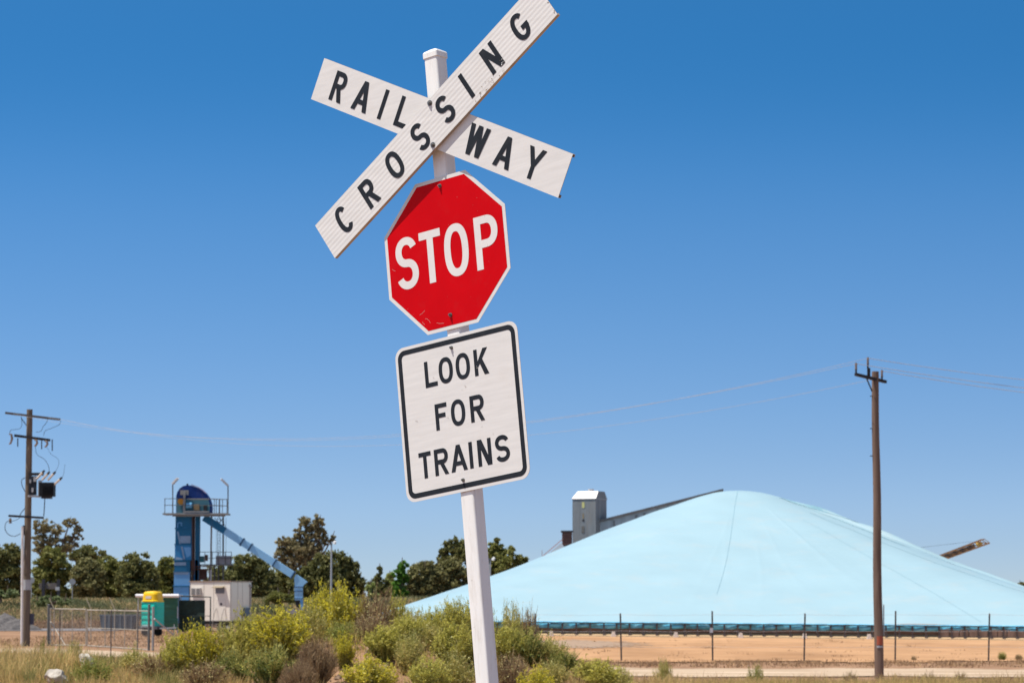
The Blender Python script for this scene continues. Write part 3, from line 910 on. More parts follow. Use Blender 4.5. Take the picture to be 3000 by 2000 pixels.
mb.add([g0 + Vector((0, -0.18, -0.16)), g1 + e * 0.5 + Vector((0, -0.18, -0.16)), g1 + e * 0.5 + Vector((0, -0.18, 0.10)), g0 + Vector((0, -0.18, 0.10)),
        g0 + Vector((0, 2.6, -0.16)), g1 + e * 0.5 + Vector((0, 2.6, -0.16)), g1 + e * 0.5 + Vector((0, 2.6, 0.10)), g0 + Vector((0, 2.6, 0.10))],
       [(0, 1, 2, 3), (7, 6, 5, 4), (3, 2, 6, 7), (0, 4, 5, 1), (1, 5, 6, 2), (0, 3, 7, 4)])
mb.build('roof_edge', surf('gallery_roof', (0.13, 0.115, 0.11), 0.5, 0.25, 1, dirt=(0.2, 0.12, 0.08), dirt_amt=0.5, dirt_scale=2), gal)
for px, ww in ((1797, 4), (1860, 8), (1884, 7), (1925, 3)):
    py = 1526 - (px - 1753) * 0.2522
    p = at(px, py, D + 1.2)
    MB().box((p.x, D + 1.15, p.z - 1.5), (p.x + ww / 30, D + 1.35, p.z - 0.3)).build('window', surf('gallery_window', (0.16, 0.15, 0.15), 0.5, 0.2, 4) if 'gallery_window' not in bpy.data.materials else bpy.data.materials['gallery_window'], gal)

rs = thing('rusty_bin', 'small rust red bin with a dark flat top beside the grey silo tower', 'bin', (at(1660, 1600, 280).x, 280, 0))
a = at(1648, 1557, 280); b = at(1676, 1557, 280)
MB().box((a.x, 280, 0), (b.x, 283, a.z)).build('wall', corr('rust_red', (0.115, 0.045, 0.035), 0.8, 3, (0.05, 0.025, 0.02), 0.6), rs)
MB().box((a.x - 0.12, 279.85, a.z), (b.x + 0.12, 283.1, a.z + 0.12)).build('roof', DARKM, rs)
mb = MB()
for k in range(4):
    z = a.z - 0.2 - 0.45 * k
    mb.box((a.x - 0.03, 279.95, z - 0.05), (b.x + 0.03, 279.99, z))
mb.build('hoop', surf('rust_hoop', (0.17, 0.08, 0.06), 0.8, 0.2, 3), rs)
cv = thing('white_auger', 'pale sloping auger with red edging left of the rust red bin', 'conveyor', (at(1620, 1610, 278).x, 278, 0))
p0, p1 = at(1588, 1650, 278), at(1650, 1597, 278)
MB().beam(p0, p1, 0.7, 0.62).build('body', surf('white_metal', (0.62, 0.57, 0.57), 0.5, 0.1, 1), cv)
MB().beam(p0 + Vector((-0.10, -0.2, 0.55)), p1 + Vector((-0.10, -0.2, 0.55)), 0.10, 0.08).build('handrail', surf('pink_red', (0.50, 0.25, 0.22), 0.6, 0.1, 2), cv)
MB().beam(p0 + Vector((0, 0, 0.0)), p0 + Vector((0, 0, 1.25)), 0.08).build('stanchion', surf('pale_post', (0.5, 0.45, 0.45), 0.6, 0.1, 2), cv)

# orange stacker conveyor right of the pile
so_ = thing('stacker_conveyor', 'raised orange lattice conveyor boom poking out behind the right flank of the pile', 'conveyor', (at(2800, 1610, 262).x, 262, 0))
ORA = surf('orange_steel', (0.34, 0.155, 0.055), 0.5, 0.15, 2, dirt=(0.14, 0.08, 0.05), dirt_amt=0.5, dirt_scale=3)
DS = 262.0
A0, A1 = at(2690, 1652, DS), at(2884, 1578, DS)
B0, B1 = at(2730, 1652, DS), at(2900, 1590, DS)
A0 = A0 + (A0 - A1) * 0.6; B0 = B0 + (B0 - B1) * 0.6
mb = MB()
dep = 1.5
for y in (0, dep):
    o_ = Vector((0, y, 0))
    mb.beam(A0 + o_, A1 + o_, 0.09); mb.beam(B0 + o_, B1 + o_, 0.09)
    N = 14
    for k in range(N + 1):
        p = A0 + (A1 - A0) * (k / N) + o_; q = B0 + (B1 - B0) * (k / N) + o_
        mb.beam(p, q, 0.055)
        if k < N:
            q2 = B0 + (B1 - B0) * ((k + 1) / N) + o_
            mb.beam(p, q2, 0.045)
for k in range(8):
    p = A0 + (A1 - A0) * (k / 7)
    mb.beam(p, p + Vector((0, dep, 0)), 0.06)
mb.build('boom', ORA, so_)
mid = lambda k: (A0 + (A1 - A0) * k) * 0.45 + (B0 + (B1 - B0) * k) * 0.55
mb = MB().beam(mid(0) + Vector((0, 0.7, 0)), mid(0.88) + Vector((0, 0.7, 0)), 0.8, 0.32)
mb.build('belt', surf('black_belt', (0.03, 0.03, 0.04), 0.7, 0.2, 2), so_)
p = mid(0.93)
MB().tube([p + Vector((0, 0.1, 0)), p + Vector((0, 1.4, 0))], 0.2, 12).build('end_pulley', surf('yellow_drum', (0.55, 0.34, 0.05), 0.5, 0.1, 2), so_)
MB().tube([at(2600, 1614, DS), at(2850, 1585, DS)], 0.012, 5).build('stay_cable', DARKM, so_)

# ------------------------------------------------------------------ power poles
WOOD = surf('pole_timber', (0.16, 0.105, 0.078), 0.85, 0.25, 1.0, dirt=(0.26, 0.185, 0.14), dirt_amt=0.7, dirt_scale=2.0, stretch=(5, 5, 0.35), bump=0.4)
WOODL = surf('pole_timber_grey', (0.15, 0.115, 0.085), 0.85, 0.25, 1.0, dirt=(0.22, 0.18, 0.13), dirt_amt=0.6, dirt_scale=2.0, stretch=(5, 5, 0.35), bump=0.4)
DSTL = surf('dark_steel', (0.030, 0.030, 0.034), 0.6, 0.2, 5, spec=0.2)
CER = surf('brown_porcelain', (0.20, 0.14, 0.10), 0.3, 0.2, 10)
GALV = surf('galvanised', (0.42, 0.43, 0.44), 0.5, 0.1, 4, metal=0.2)
def insulator(mb, p, r=0.07, h=0.18, n=3):
    for k in range(n):
        z = p.z + h * k / n
        mb.tube([(p.x, p.y, z), (p.x, p.y, z + h / n * 0.55)], [r, r * 0.72], 10)
        mb.tube([(p.x, p.y, z + h / n * 0.55), (p.x, p.y, z + h / n)], [r * 0.55, r * 0.55], 8)
DR = 88.5
pb = at(2575, 1986, DR); pt = at(2564, 1088, DR)
pr = thing('power_pole', 'weathered brown timber power pole with a tilted crossarm in front of the blue pile', 'power pole', (pb.x, DR, gzf(pb.x, DR)), 'timber power poles')
mb = MB()
zs = np.linspace(gzf(pb.x, DR) - 0.4, pt.z, 14)
mb.tube([(pb.x + (pt.x - pb.x) * k / 13 + 0.012 * math.sin(k), DR, z) for k, z in enumerate(zs)], [0.140 - 0.036 * k / 13 for k in range(14)], 18)
mb.build('pole', WOOD, pr, smooth=False)
ca, cb_ = at(2508, 1095, DR - 0.75), at(2592, 1120, DR + 0.45)
ca.y = DR - 0.6; cb_.y = DR + 0.2
MB().beam(ca, cb_, 0.09, 0.085).build('crossarm', DSTL, pr)
tipsR = []
for px, y0, y1, dd in ((2508, 1094, 1062, -0.6), (2543, 1102, 1046, -0.28), (2584, 1117, 1083, 0.15)):
    a_, b_ = at(px, y0, DR + dd), at(px, y1, DR + dd)
    MB().tube([a_, Vector((a_.x, a_.y, b_.z - 0.15))], 0.028, 8).build('pin', DSTL, pr)
    mb = MB(); insulator(mb, Vector((a_.x, a_.y, b_.z - 0.19)), 0.045, 0.19); mb.build('insulator', CER, pr, smooth=False)
    tipsR.append(Vector((a_.x, a_.y, b_.z - 0.03)))
a_ = at(2547, 1104, DR - 0.2); MB().beam(at(2546.5, 1078, DR - 0.24), at(2546.5, 1103, DR - 0.24), 0.06).build('pin_bracket', DSTL, pr)
MB().beam(at(2538, 1106, DR - 0.36), at(2555, 1146, DR - 0.13), 0.035, 0.02).build('brace', DSTL, pr)
mb = MB()
for py in (1160, 1255, 1335):
    p = at(2553, py, DR); mb.tube([p + Vector((-0.05, -0.05, 0)), p + Vector((0.03, -0.05, 0))], 0.014, 6)
mb.build('step_bolt', DSTL, pr)
c_ = at(2574, 1877, DR)
def band(parent, name, m, c, z0, z1, r, a0, a1):
    n = 12
    vs = []
    for k in range(n + 1):
        a = R(a0 + (a1 - a0) * k / n)
        for z in (z0, z1): vs.append((c.x + r * math.cos(a), c.y + r * math.sin(a), z))
        for z in (z0, z1): vs.append((c.x + (r - 0.004) * math.cos(a), c.y + (r - 0.004) * math.sin(a), z))
    fs = []
    for k in range(n):
        i = 4 * k
        fs += [(i, i + 4, i + 5, i + 1), (i + 2, i + 3, i + 7, i + 6), (i + 1, i + 5, i + 7, i + 3), (i, i + 2, i + 6, i + 4)]
    fs += [(0, 1, 3, 2), (4 * n, 4 * n + 2, 4 * n + 3, 4 * n + 1)]
    return MB().add(vs, fs).build(name, m, parent)
band(pr, 'marker_plate', surf('orange_red_marker', (0.42, 0.10, 0.05), 0.5, 0.15, 8), Vector((pb.x, DR, 0)), at(2575, 1888, DR).z, at(2575, 1862, DR).z, 0.147, 243, 322)
band(pr, 'identity_plate', GALV, Vector((pb.x, DR, 0)), at(2575, 1896, DR).z, at(2575, 1890, DR).z, 0.147, 243, 322)
MB().tube([at(2589, 1770, DR - 0.02), at(2589, 1860, DR - 0.02)], 0.018, 6).build('earth_conduit', GALV, pr)

DL = 152.0
pbl, ptl = at(76, 1893, DL), at(87, 1199, DL)
pl = thing('power_pole', 'timber power pole carrying a dark transformer and a pale conduit by the wire gate', 'power pole', (pbl.x, DL, gzf(pbl.x, DL)), 'timber power poles')
zg = gzf(pbl.x, DL)
mb = MB()
zs = np.linspace(zg - 0.4, ptl.z, 14)
xl = lambda z: pbl.x + (ptl.x - pbl.x) * (z - zg) / (ptl.z - zg)
mb.tube([(xl(z), DL, z) for z in zs], [0.205 - 0.055 * k / 13 for k in range(14)], 16)
mb.build('pole', WOODL, pl)
t0_, t1_ = at(18, 1210, DL), at(140, 1221, DL); t0_.y = DL - 0.5; t1_.y = DL + 0.4
t0_ = Vector((t0_.x, DL - 0.30, t0_.z)); t1_ = Vector((at(178, 1229, DL).x, DL - 0.15, at(178, 1229, DL).z))
MB().beam(t0_, t1_, 0.10, 0.11).build('crossarm', surf('crossarm_timber', (0.10, 0.085, 0.075), 0.8, 0.2, 3), pl)
u0, u1 = at(42, 1275, DL - 0.3), at(147, 1289, DL - 0.3)
MB().beam(u0, u1, 0.13, 0.13).build('crossarm', DSTL, pl)
v0, v1 = at(25, 1510, DL - 0.3), at(128, 1516, DL - 0.3)
MB().beam(v0, v1, 0.10, 0.11).build('crossarm', DSTL, pl)
MB().beam(at(62, 1224, DL - 0.3), at(78, 1246, DL - 0.25), 0.06, 0.04).build('brace', DSTL, pl)
# fuse holders under the second crossarm
for px, y0, y1, big in ((31, 1271, 1300, 1), (52, 1283, 1308, 0), (105, 1288, 1306, 1), (122, 1290, 1315, 0), (135, 1291, 1309, 1), (153, 1286, 1320, 0)):
    mb = MB()
    if big:
        p = at(px, y0, DL - 0.35); q = at(px - 2, y1, DL - 0.35)
        mb.tube([p + Vector((-0.08, 0, 0)), p + Vector((0.04, 0, -0.02)), (p + q) / 2 + Vector((0.09, 0, 0)), q + Vector((0.03, 0, 0.03)), q + Vector((-0.05, 0, 0))], [0.03, 0.055, 0.06, 0.05, 0.03], 8)
        mb.build('fuse', CER, pl)
    else:
        mb.tube([at(px, y0, DL - 0.35), at(px, y1, DL - 0.35)], 0.028, 8)
        mb.build('drop_rod', DSTL, pl)
# transformer
TANK = surf('tank_black', (0.014, 0.016, 0.019), 0.6, 0.3, 4, spec=0.15)
tk = MB().pbox(113, 1412, 157, 1453, DL - 0.95, 0.75).build('transformer_tank', TANK, pl, bevel=0.02)
MB().pbox(120, 1452, 148, 1459, DL - 0.9, 0.65).build('tank_base', DSTL, tk)
mb = MB()
for k in range(6):
    x = 124 + k * 5.4
    mb.pbox(x, 1422, x + 1.4, 1449, DL - 1.03, 0.08)
mb.build('cooling_fin', TANK, tk)
MB().pbox(111, 1406, 121, 1450, DL - 0.75, 0.25).build('tank_side_box', GALV, tk)
MB().beam(at(84, 1388, DL - 0.35), at(128, 1388, DL - 0.35), 0.14, 0.14).build('platform_beam', DSTL, pl)
MB().beam(at(82, 1452, DL - 0.35), at(118, 1454, DL - 0.35), 0.12, 0.10).build('platform_beam', GALV, pl)
mb = MB()
mb.pbox(84, 1394, 106, 1449, DL - 0.45, 0.25)
mb.build('fuse_panel', surf('blue_grey_gear', (0.022, 0.028, 0.040), 0.6, 0.4, 3, spec=0.15), pl)
mb = MB()
for x, y, w_, h_ in ((86, 1404, 5, 10), (92, 1428, 6, 13), (98, 1396, 8, 14)): mb.pbox(x, y, x + w_, y + h_, DL - 0.52, 0.08)
mb.build('gear_box', surf('gear_grey', (0.35, 0.36, 0.38), 0.5, 0.1, 5), pl)
for px, py in ((114, 1393), (129, 1397), (146, 1397), (165, 1411)):
    p, q = at(px, py + 2, DL - 0.8), at(px + 13, py - 12 + (2 if px > 160 else 0), DL - 0.8)
    MB().tube([p - (q - p) * 0.5, q - (q - p) * 0.2], [0.055, 0.06], 8).build('bushing', surf('cream_porcelain', (0.58, 0.50, 0.42), 0.35, 0.1, 5) if 'cream_porcelain' not in bpy.data.materials else bpy.data.materials['cream_porcelain'], pl)
    MB().tube([q - (q - p) * 0.2, q + (q - p) * 0.3], [0.07, 0.045], 8).build('bushing_cap', DSTL, pl)
def loop(pts, d, r=0.012, m=DSTL, name='jumper_wire'):
    P = [at(x, y, d) for x, y in pts]
    out_ = []
    for i in range(len(P) - 1):
        p0_, p1_, p2_, p3_ = P[max(i - 1, 0)], P[i], P[i + 1], P[min(i + 2, len(P) - 1)]
        for k in range(6):
            t = k / 6
            out_.append(0.5 * ((2 * p1_) + (p2_ - p0_) * t + (2 * p0_ - 5 * p1_ + 4 * p2_ - p3_) * t * t + (3 * p1_ - p0_ - 3 * p2_ + p3_) * t ** 3))
    out_.append(P[-1])
    MB().tube(out_, r, 5).build(name, m, pl)
loop([(178, 1231), (174, 1243), (150, 1254), (132, 1262), (128, 1276)], DL - 0.4)
loop([(140, 1225), (137, 1236), (126, 1250), (120, 1262), (105, 1265)], DL - 0.4)
loop([(62, 1220), (64, 1245), (55, 1256), (33, 1259), (28, 1270)], DL - 0.4)
loop([(104, 1306), (108, 1330), (130, 1345), (142, 1365), (144, 1385)], DL - 0.5)
loop([(138, 1310), (150, 1330), (168, 1342), (172, 1360), (160, 1385)], DL - 0.5, 0.008)
loop([(190, 1360), (187, 1385), (182, 1400)], DL - 0.6, 0.008)
loop([(76, 1398), (64, 1405), (65, 1422), (74, 1440)], DL - 0.4, 0.02)
loop([(131, 1459), (130, 1485), (128, 1512)], DL - 0.5, 0.025)
loop([(74, 1487), (62, 1502), (57, 1514)], DL - 0.4, 0.02)
loop([(30, 1524), (18, 1530), (15, 1548), (24, 1564), (42, 1570), (60, 1562)], DL - 0.4, 0.018)
loop([(31, 1527), (48, 1522), (58, 1515)], DL - 0.4, 0.014)
mb = MB(); insulator(mb, at(30, 1532, DL - 0.3), 0.09, 0.26, 2); mb.build('insulator', CER, pl)
mb = MB(); mb.tube([at(66, 1541, DL - 0.3), at(63.5, 1893, DL - 0.3)], 0.065, 10)
mb.build('conduit', surf('pale_conduit', (0.74, 0.70, 0.66), 0.5, 0.1, 2, dirt=(0.3, 0.2, 0.14), dirt_amt=0.5, dirt_scale=1.5), pl)
MB().pbox(66, 1538, 73, 1567, DL - 0.3, 0.1).build('cable_clamp', DSTL, pl)
zb0, zb1 = at(76, 1727, DL).z, at(76, 1697, DL).z
band(pl, 'metal_band', GALV, Vector((xl(zb0), DL, 0)), zb0, zb1, 0.196, 180, 360)
MB().pbox(88, 1796, 98, 1828, DL - 0.1, 0.25).build('meter_box', surf('meter_box_blue', (0.05, 0.055, 0.085), 0.6, 0.1, 3), pl)

# lines between the poles and on past the right pole
WIRE = surf('aluminium_wire', (0.42, 0.41, 0.42), 0.45, 0.05, 1)
def wire(p, q, sag, label, r=0.0052):
    mb = MB()
    n = 40
    mb.tube([p + (q - p) * (k / n) - Vector((0, 0, 4 * sag * (k / n) * (1 - k / n))) for k in range(n + 1)], r, 5)
    o = mb.build('power_line', WIRE)
    tag(o, label, 'power line', 'power lines between the poles')
lt = [at(40, 1212, DL - 0.3), at(139, 1222, DL - 0.2), at(178, 1227, DL - 0.15)]
wire(lt[1], tipsR[1], 1.75, 'topmost pale wire from the transformer pole to the middle insulator of the right pole')
wire(lt[0], tipsR[0], 1.72, 'pale wire from the transformer pole to the left insulator of the right pole')
wire(lt[2], tipsR[2] + Vector((0, 0, -0.2)), 1.70, 'lowest pale wire from the transformer pole to the right pole crossarm end')
for tp, (ex, ey), lb in zip(tipsR, ((3000, 1136), (3000, 1112), (3000, 1149)), ('middle pale wire leaving the right pole past the right picture edge', 'topmost pale wire leaving the right pole past the right picture edge', 'lowest pale wire leaving the right pole past the right picture edge')):
    e1 = at(ex, ey, DR + 2)
    q = tp + (e1 - tp) * 4.2
    q.z += 1.52
    wire(tp, q, 0.5, lb, 0.0085)

# ------------------------------------------------------------------ right-hand fence
PICK = surf('picket_steel', (0.085, 0.075, 0.07), 0.7, 0.2, 5)
DF = 113.7
fpx = [1569, 1821, 2088, 2355, 2622, 2895, 3170]
names = ['star picket rising out of the bushes beside the sign post', 'first star picket clear of the bushes', 'star picket with a pale tag, third from the bushes', 'star picket next left of the timber pole', 'star picket just right of the timber pole', 'star picket nearest the right picture edge', 'star picket outside the right picture edge']
fence_x = []
for px, lb in zip(fpx, names):
    b_, t_ = at(px, 1935, DF), at(px, 1792, DF)
    g = gzf(b_.x, DF)
    pk = thing('star_picket', lb, 'fence post', (b_.x, DF, g), 'star pickets of the paddock fence')
    mb = MB()
    for a in (90, 210, 330):
        e_ = Vector((math.cos(R(a)), math.sin(R(a)), 0)) * 0.032
        mb.beam(Vector((b_.x, DF, g - 0.3)) + e_ * 0.5, Vector((t_.x + 0.05 * math.sin(px * 1.7), DF, t_.z + 0.05 * math.sin(px))) + e_ * 0.5, 0.012, 0.034, up=e_)
    mb.build('stake', PICK, pk)
    fence_x.append((b_.x, g, t_.z))
    if px == 2088:
        p = at(2085, 1846, DF - 0.06)
        MB().box((p.x - 0.07, DF - 0.06, p.z - 0.08), (p.x + 0.05, DF - 0.045, p.z + 0.1)).build('tag', surf('pale_tag', (0.5, 0.52, 0.56), 0.5, 0.1, 5), pk)
fw = thing('wire_fence', 'thin plain wires strung between the star pickets across the orange yard', 'fence', (fence_x[0][0], DF, 0))
for k, fz in enumerate((0.95, 0.62, 0.30)):
    mb = MB()
    for (xa, ga, ta), (xb_, gb, tb) in zip(fence_x[:-1], fence_x[1:]):
        za = ga + (ta - ga) * fz; zb = gb + (tb - gb) * fz
        mb.tube([(xa, DF - 0.03, za), ((xa + xb_) / 2, DF - 0.03, (za + zb) / 2 - 0.03), (xb_, DF - 0.03, zb)], 0.004, 4, False)
    mb.build('wire', WIRE, fw)

# ------------------------------------------------------------------ left gate, posts, fences
GP = surf('gate_post', (0.12, 0.125, 0.12), 0.65, 0.2, 4)
TUBE = surf('gate_tube', (0.36, 0.32, 0.26), 0.6, 0.15, 3)
CHAIN = surf('chain_wire', (0.20, 0.18, 0.16), 0.6, 0.1, 5)
def meshfill(p00, p10, p11, p01, pitch, r):
    """chain-link wires over the quad p00 p10 p11 p01"""
    mb = MB()
    W_ = (p10 - p00).length; H_ = (p01 - p00).length
    n = int((W_ + H_) / pitch)
    nrm_ = (p10 - p00).cross(p01 - p00).normalized() * r
    def pt(u, v): return p00 + (p10 - p00) * (u / W_) + (p01 - p00) * (v / H_)
    for k in range(1, n):
        c_ = k * pitch
        for s_ in (1, -1):
            u0, v0_ = (min(c_, W_), max(0, c_ - W_)); u1, v1_ = (max(0, c_ - H_), min(c_, H_))
            if s_ < 0: u0, u1 = W_ - u0, W_ - u1
            a_, b_ = pt(u0, v0_), pt(u1, v1_)
            dd = (b_ - a_)
            if dd.length < 1e-4: continue
            sd = dd.cross(nrm_).normalized() * r
            o_ = nrm_ * (0.4 * s_)
            mb.add([a_ - sd + o_, a_ + sd + o_, b_ + sd + o_, b_ - sd + o_], [(0, 1, 2, 3)])
    return mb
def gate(name, label, pxs, d0, d1, tops, bots, verts, diag=False, midrail=None):
    p = [at(pxs[0], bots[0], d0), at(pxs[1], bots[1], d1), at(pxs[1], tops[1], d1), at(pxs[0], tops[0], d0)]
    g = thing('chain_link_gate', label, 'gate', (p[0].x, d0, gzf(p[0].x, d0)), 'chain link gate leaves')
    mb = MB()
    for i in range(4): mb.tube([p[i], p[(i + 1) % 4]], 0.03, 8)
    for k in verts:
        mb.tube([p[0] + (p[1] - p[0]) * k, p[3] + (p[2] - p[3]) * k], 0.02, 6)
    if diag: mb.tube([p[3] + (p[0] - p[3]) * 0.35, p[0] + (p[1] - p[0]) * 0.42], 0.025, 6)
    if midrail: mb.tube([p[0] + (p[3] - p[0]) * midrail, p[1] + (p[2] - p[1]) * midrail], 0.02, 6)
    mb.build('frame', TUBE, g)
    meshfill(p[0], p[1], p[2], p[3], 0.085, 0.0021).build('wire_mesh', CHAIN, g)
gate('chain_link_gate', 'left leaf of the chain link gate beside the transformer pole', (148, 252), 152.6, 148.5, (1782, 1784), (1888, 1889), (0.33, 0.62), True)
gate('chain_link_gate', 'wider right leaf of the chain link gate in front of the green toilet', (256, 436), 148.2, 139.5, (1786, 1789), (1890, 1902), (0.3, 0.62, 0.82), False, 0.5)
def fpost(name, label, px, ytop, d, w_, cat='fence post', m=GP, group=None, ybase=None):
    t_ = at(px, ytop, d)
    g = gzf(t_.x, d)
    o = thing(name, label, cat, (t_.x, d, g), group)
    MB().tube([(t_.x, d, g - 0.3), (t_.x, d, t_.z)], w_, 10).build('post', m, o)
    MB().tube([(t_.x, d, t_.z), (t_.x, d, t_.z + 0.03), (t_.x, d, t_.z + 0.05)], [w_ * 1.12, w_ * 1.05, w_ * 0.3], 10).build('post_cap', m, o)
    return o, t_
fpost('gate_post', 'thick dark gate post nearest the transformer pole', 143, 1771, 153, 0.075, group='gate posts')
gp2, t2_ = fpost('gate_post', 'grey gate post with a diagonal stay in front of the green toilet', 437, 1772, 138.6, 0.06, group='gate posts')
MB().tube([at(449, 1776, 138.2), Vector((at(449, 1776, 138.2).x, 138.2, gzf(t2_.x, 138) - 0.2))], 0.06, 8).build('post', surf('pale_timber_post', (0.30, 0.29, 0.28), 0.8, 0.2, 3, stretch=(6, 6, 0.5)), gp2)
MB().tube([at(452, 1811, 138), at(510, 1860, 139)], 0.04, 8).build('stay', GALV, gp2)
for px, dd, lb in ((159, 171, 'tall security fence post behind the left gate leaf'), (267, 171, 'tall security fence post behind the join of the two gate leaves'), (336, 171, 'tall security fence post in front of the grey skip')):
    o, t_ = fpost('security_post', lb, px, 1784, dd, 0.03, m=TUBE, group='security fence posts with angled arms')
    MB().beam(t_, at(px - 15, 1750, dd), 0.05, 0.05).build('barbed_arm', surf('pale_arm', (0.45, 0.40, 0.27), 0.7, 0.1, 3) if 'pale_arm' not in bpy.data.materials else bpy.data.materials['pale_arm'], o)
for px, lb in ((176, 'thin wire fence picket in front of the left gate leaf'), (326, 'thin wire fence picket in front of the right gate leaf'), (404, 'thin wire fence picket close to the grey gate post')):
    o, t_ = fpost('wire_picket', lb, px, 1789, 121, 0.022, m=PICK, group='pickets before the gate')

# ------------------------------------------------------------------ grey skip, toilet on trailer, shade shelter, site cabin
SKIP = surf('skip_blue_grey', (0.105, 0.125, 0.145), 0.6, 0.15, 1.2, dirt=(0.16, 0.12, 0.09), dirt_amt=0.5, dirt_scale=1.5)
DK = 232.0
a = at(292, 1802, DK); b = at(404, 1802, DK); g = gzf(a.x, DK)
sk = thing('skip_bin', 'low blue grey steel skip behind the gate left of the green toilet', 'skip', ((a.x + b.x) / 2, DK, g))
mb = MB()
mb.prism([(a.x + 0.15, g + 0.05), (b.x - 0.35, g + 0.05), (b.x, a.z), (a.x, a.z)], DK, DK + 1.8)
mb.build('body', SKIP, sk)
mb = MB()
mb.box((a.x - 0.05, DK - 0.06, a.z), (b.x + 0.05, DK + 0.06, a.z + 0.08)); mb.box((a.x - 0.05, DK + 1.74, a.z), (b.x + 0.05, DK + 1.86, a.z + 0.08))
for k in range(6):
    x = a.x + 0.3 + (b.x - a.x - 0.8) * k / 5
    mb.box((x - 0.05, DK - 0.06, g + 0.06), (x + 0.05, DK - 0.003, a.z - 0.002))
mb.build('rim', surf('skip_rim', (0.16, 0.18, 0.20), 0.6, 0.1, 2), sk)

DT = 193.0
c0 = at(444, 1833, DT)
gT = gzf(c0.x, DT)
bz = at(444, 1833, DT).z - gT          # floor height on the trailer
TEAL = surf('teal_plastic', (0.006, 0.56, 0.44), 0.45, 0.12, 1.5, dirt=(0.02, 0.2, 0.18), dirt_amt=0.4, dirt_scale=3)
YEL = surf('yellow_plastic', (0.84, 0.52, 0.004), 0.4, 0.06, 2)
rzT = R(-24)
tr = thing('toilet_trailer', 'small dark single axle trailer under the green portable toilet', 'trailer', (c0.x, DT + 0.6, gT), rz=rzT)
BLK = surf('tyre_black', (0.02, 0.02, 0.022), 0.8, 0.2, 4)
MB().box((-0.72, -0.66, bz - 0.20), (0.72, 0.66, bz - 0.01)).build('deck', surf('trailer_dark', (0.07, 0.07, 0.075), 0.6, 0.2, 3), tr, world=False)
mb = MB().beam((0.72, -0.35, bz - 0.14), (1.75, 0, bz - 0.10), 0.08); mb.beam((0.72, 0.35, bz - 0.14), (1.75, 0, bz - 0.10), 0.08)
mb.tube([(1.6, 0, 0.08), (1.6, 0, bz + 0.12)], 0.03, 8)
mb.build('drawbar', GALV, tr, world=False)
for s in (-1, 1):
    MB().tube([(-0.05, s * 0.68, 0.27), (-0.05, s * 0.86, 0.27)], 0.27, 20).build('wheel', BLK, tr, world=False)
    MB().beam((-0.42, s * 0.77, 0.60), (0.32, s * 0.77, 0.60), 0.22, 0.03).build('mudguard', GALV, tr, world=False)
MB().box((-0.78, -0.6, bz - 0.18), (-0.725, -0.2, bz - 0.06)).build('number_plate', surf('plate_white', (0.6, 0.6, 0.58), 0.5, 0.1, 3), tr, world=False)
to = thing('portable_toilet', 'green portable toilet with a yellow roof standing on a small trailer', 'toilet', (c0.x, DT + 0.6, gT + bz), rz=rzT)
wT = 0.545
hT = at(444, 1762, DT).z - c0.z
hR = at(444, 1730, DT).z - c0.z
MB().slab(rrect(0, 0, wT, wT, 0.07, 4), 0, hT).build('cabin', TEAL, to, world=False)
mb = MB()
nb = 4
for k in range(nb):
    z = 0.10 + k * (hT - 0.35) / (nb - 0.6)
    mb.box((-wT + 0.08, -wT - 0.045, z), (wT - 0.10, -wT - 0.001, z + 0.17))
    mb.box((wT + 0.001, -wT + 0.08, z), (wT + 0.03, wT - 0.1, z + 0.17))
mb.build('moulded_panel', TEAL, to, world=False, bevel=0.02)
MB().box((-wT + 0.10, -wT - 0.05, 0.0), (wT - 0.2, -wT - 0.046, 0.09)).build('kick_strip', surf('pale_mint', (0.40, 0.62, 0.58), 0.5, 0.1, 3), to, world=False)
mb = MB()
lv = [(hT, wT + 0.05), (hT + 0.07, wT + 0.06), (hT + 0.10, wT + 0.015), (hT + 0.50, wT - 0.01), (hT + 0.60, wT - 0.05), (hT + 0.66, wT - 0.12), (hR - 0.03, wT - 0.25), (hR, 0.15)]
vs = []
n = None
for z, hw in lv:
    q = rrect(0, 0, hw, hw, min(0.30, hw * 0.6), 6); n = len(q)
    vs += [(p[0], p[1], z) for p in q]
fs = [tuple(range(n - 1, -1, -1)), tuple((len(lv) - 1) * n + k for k in range(n))]
for j in range(len(lv) - 1):
    for k in range(n):
        k2 = (k + 1) % n
        fs.append((j * n + k, j * n + k2, (j + 1) * n + k2, (j + 1) * n + k))
MB().add(vs, fs).build('roof', YEL, to, world=False)
mb = MB()
for x0, x1, z0, z1 in ((-wT + 0.03, -wT + 0.07, 0.05, hT - 0.04), (wT - 0.09, wT - 0.05, 0.05, hT - 0.04), (-wT + 0.03, wT - 0.05, hT - 0.08, hT - 0.041)): mb.box((x0, -wT - 0.03, z0), (x1, -wT - 0.001, z1))
mb.build('door_frame', surf('teal_dark', (0.005, 0.30, 0.25), 0.5, 0.1, 3), to, world=False)
MB().box((wT - 0.2, -wT - 0.09, hT * 0.48), (wT - 0.13, -wT - 0.046, hT * 0.55)).build('door_handle', surf('handle_grey', (0.3, 0.3, 0.3), 0.5, 0.1, 3), to, world=False)
MB().box((-0.20, -wT - 0.03, hT + 0.20), (0.20, -wT - 0.004, hT + 0.38)).build('sign_plate', surf('pale_plate', (0.66, 0.58, 0.5), 0.5, 0.1, 5), to, world=False)

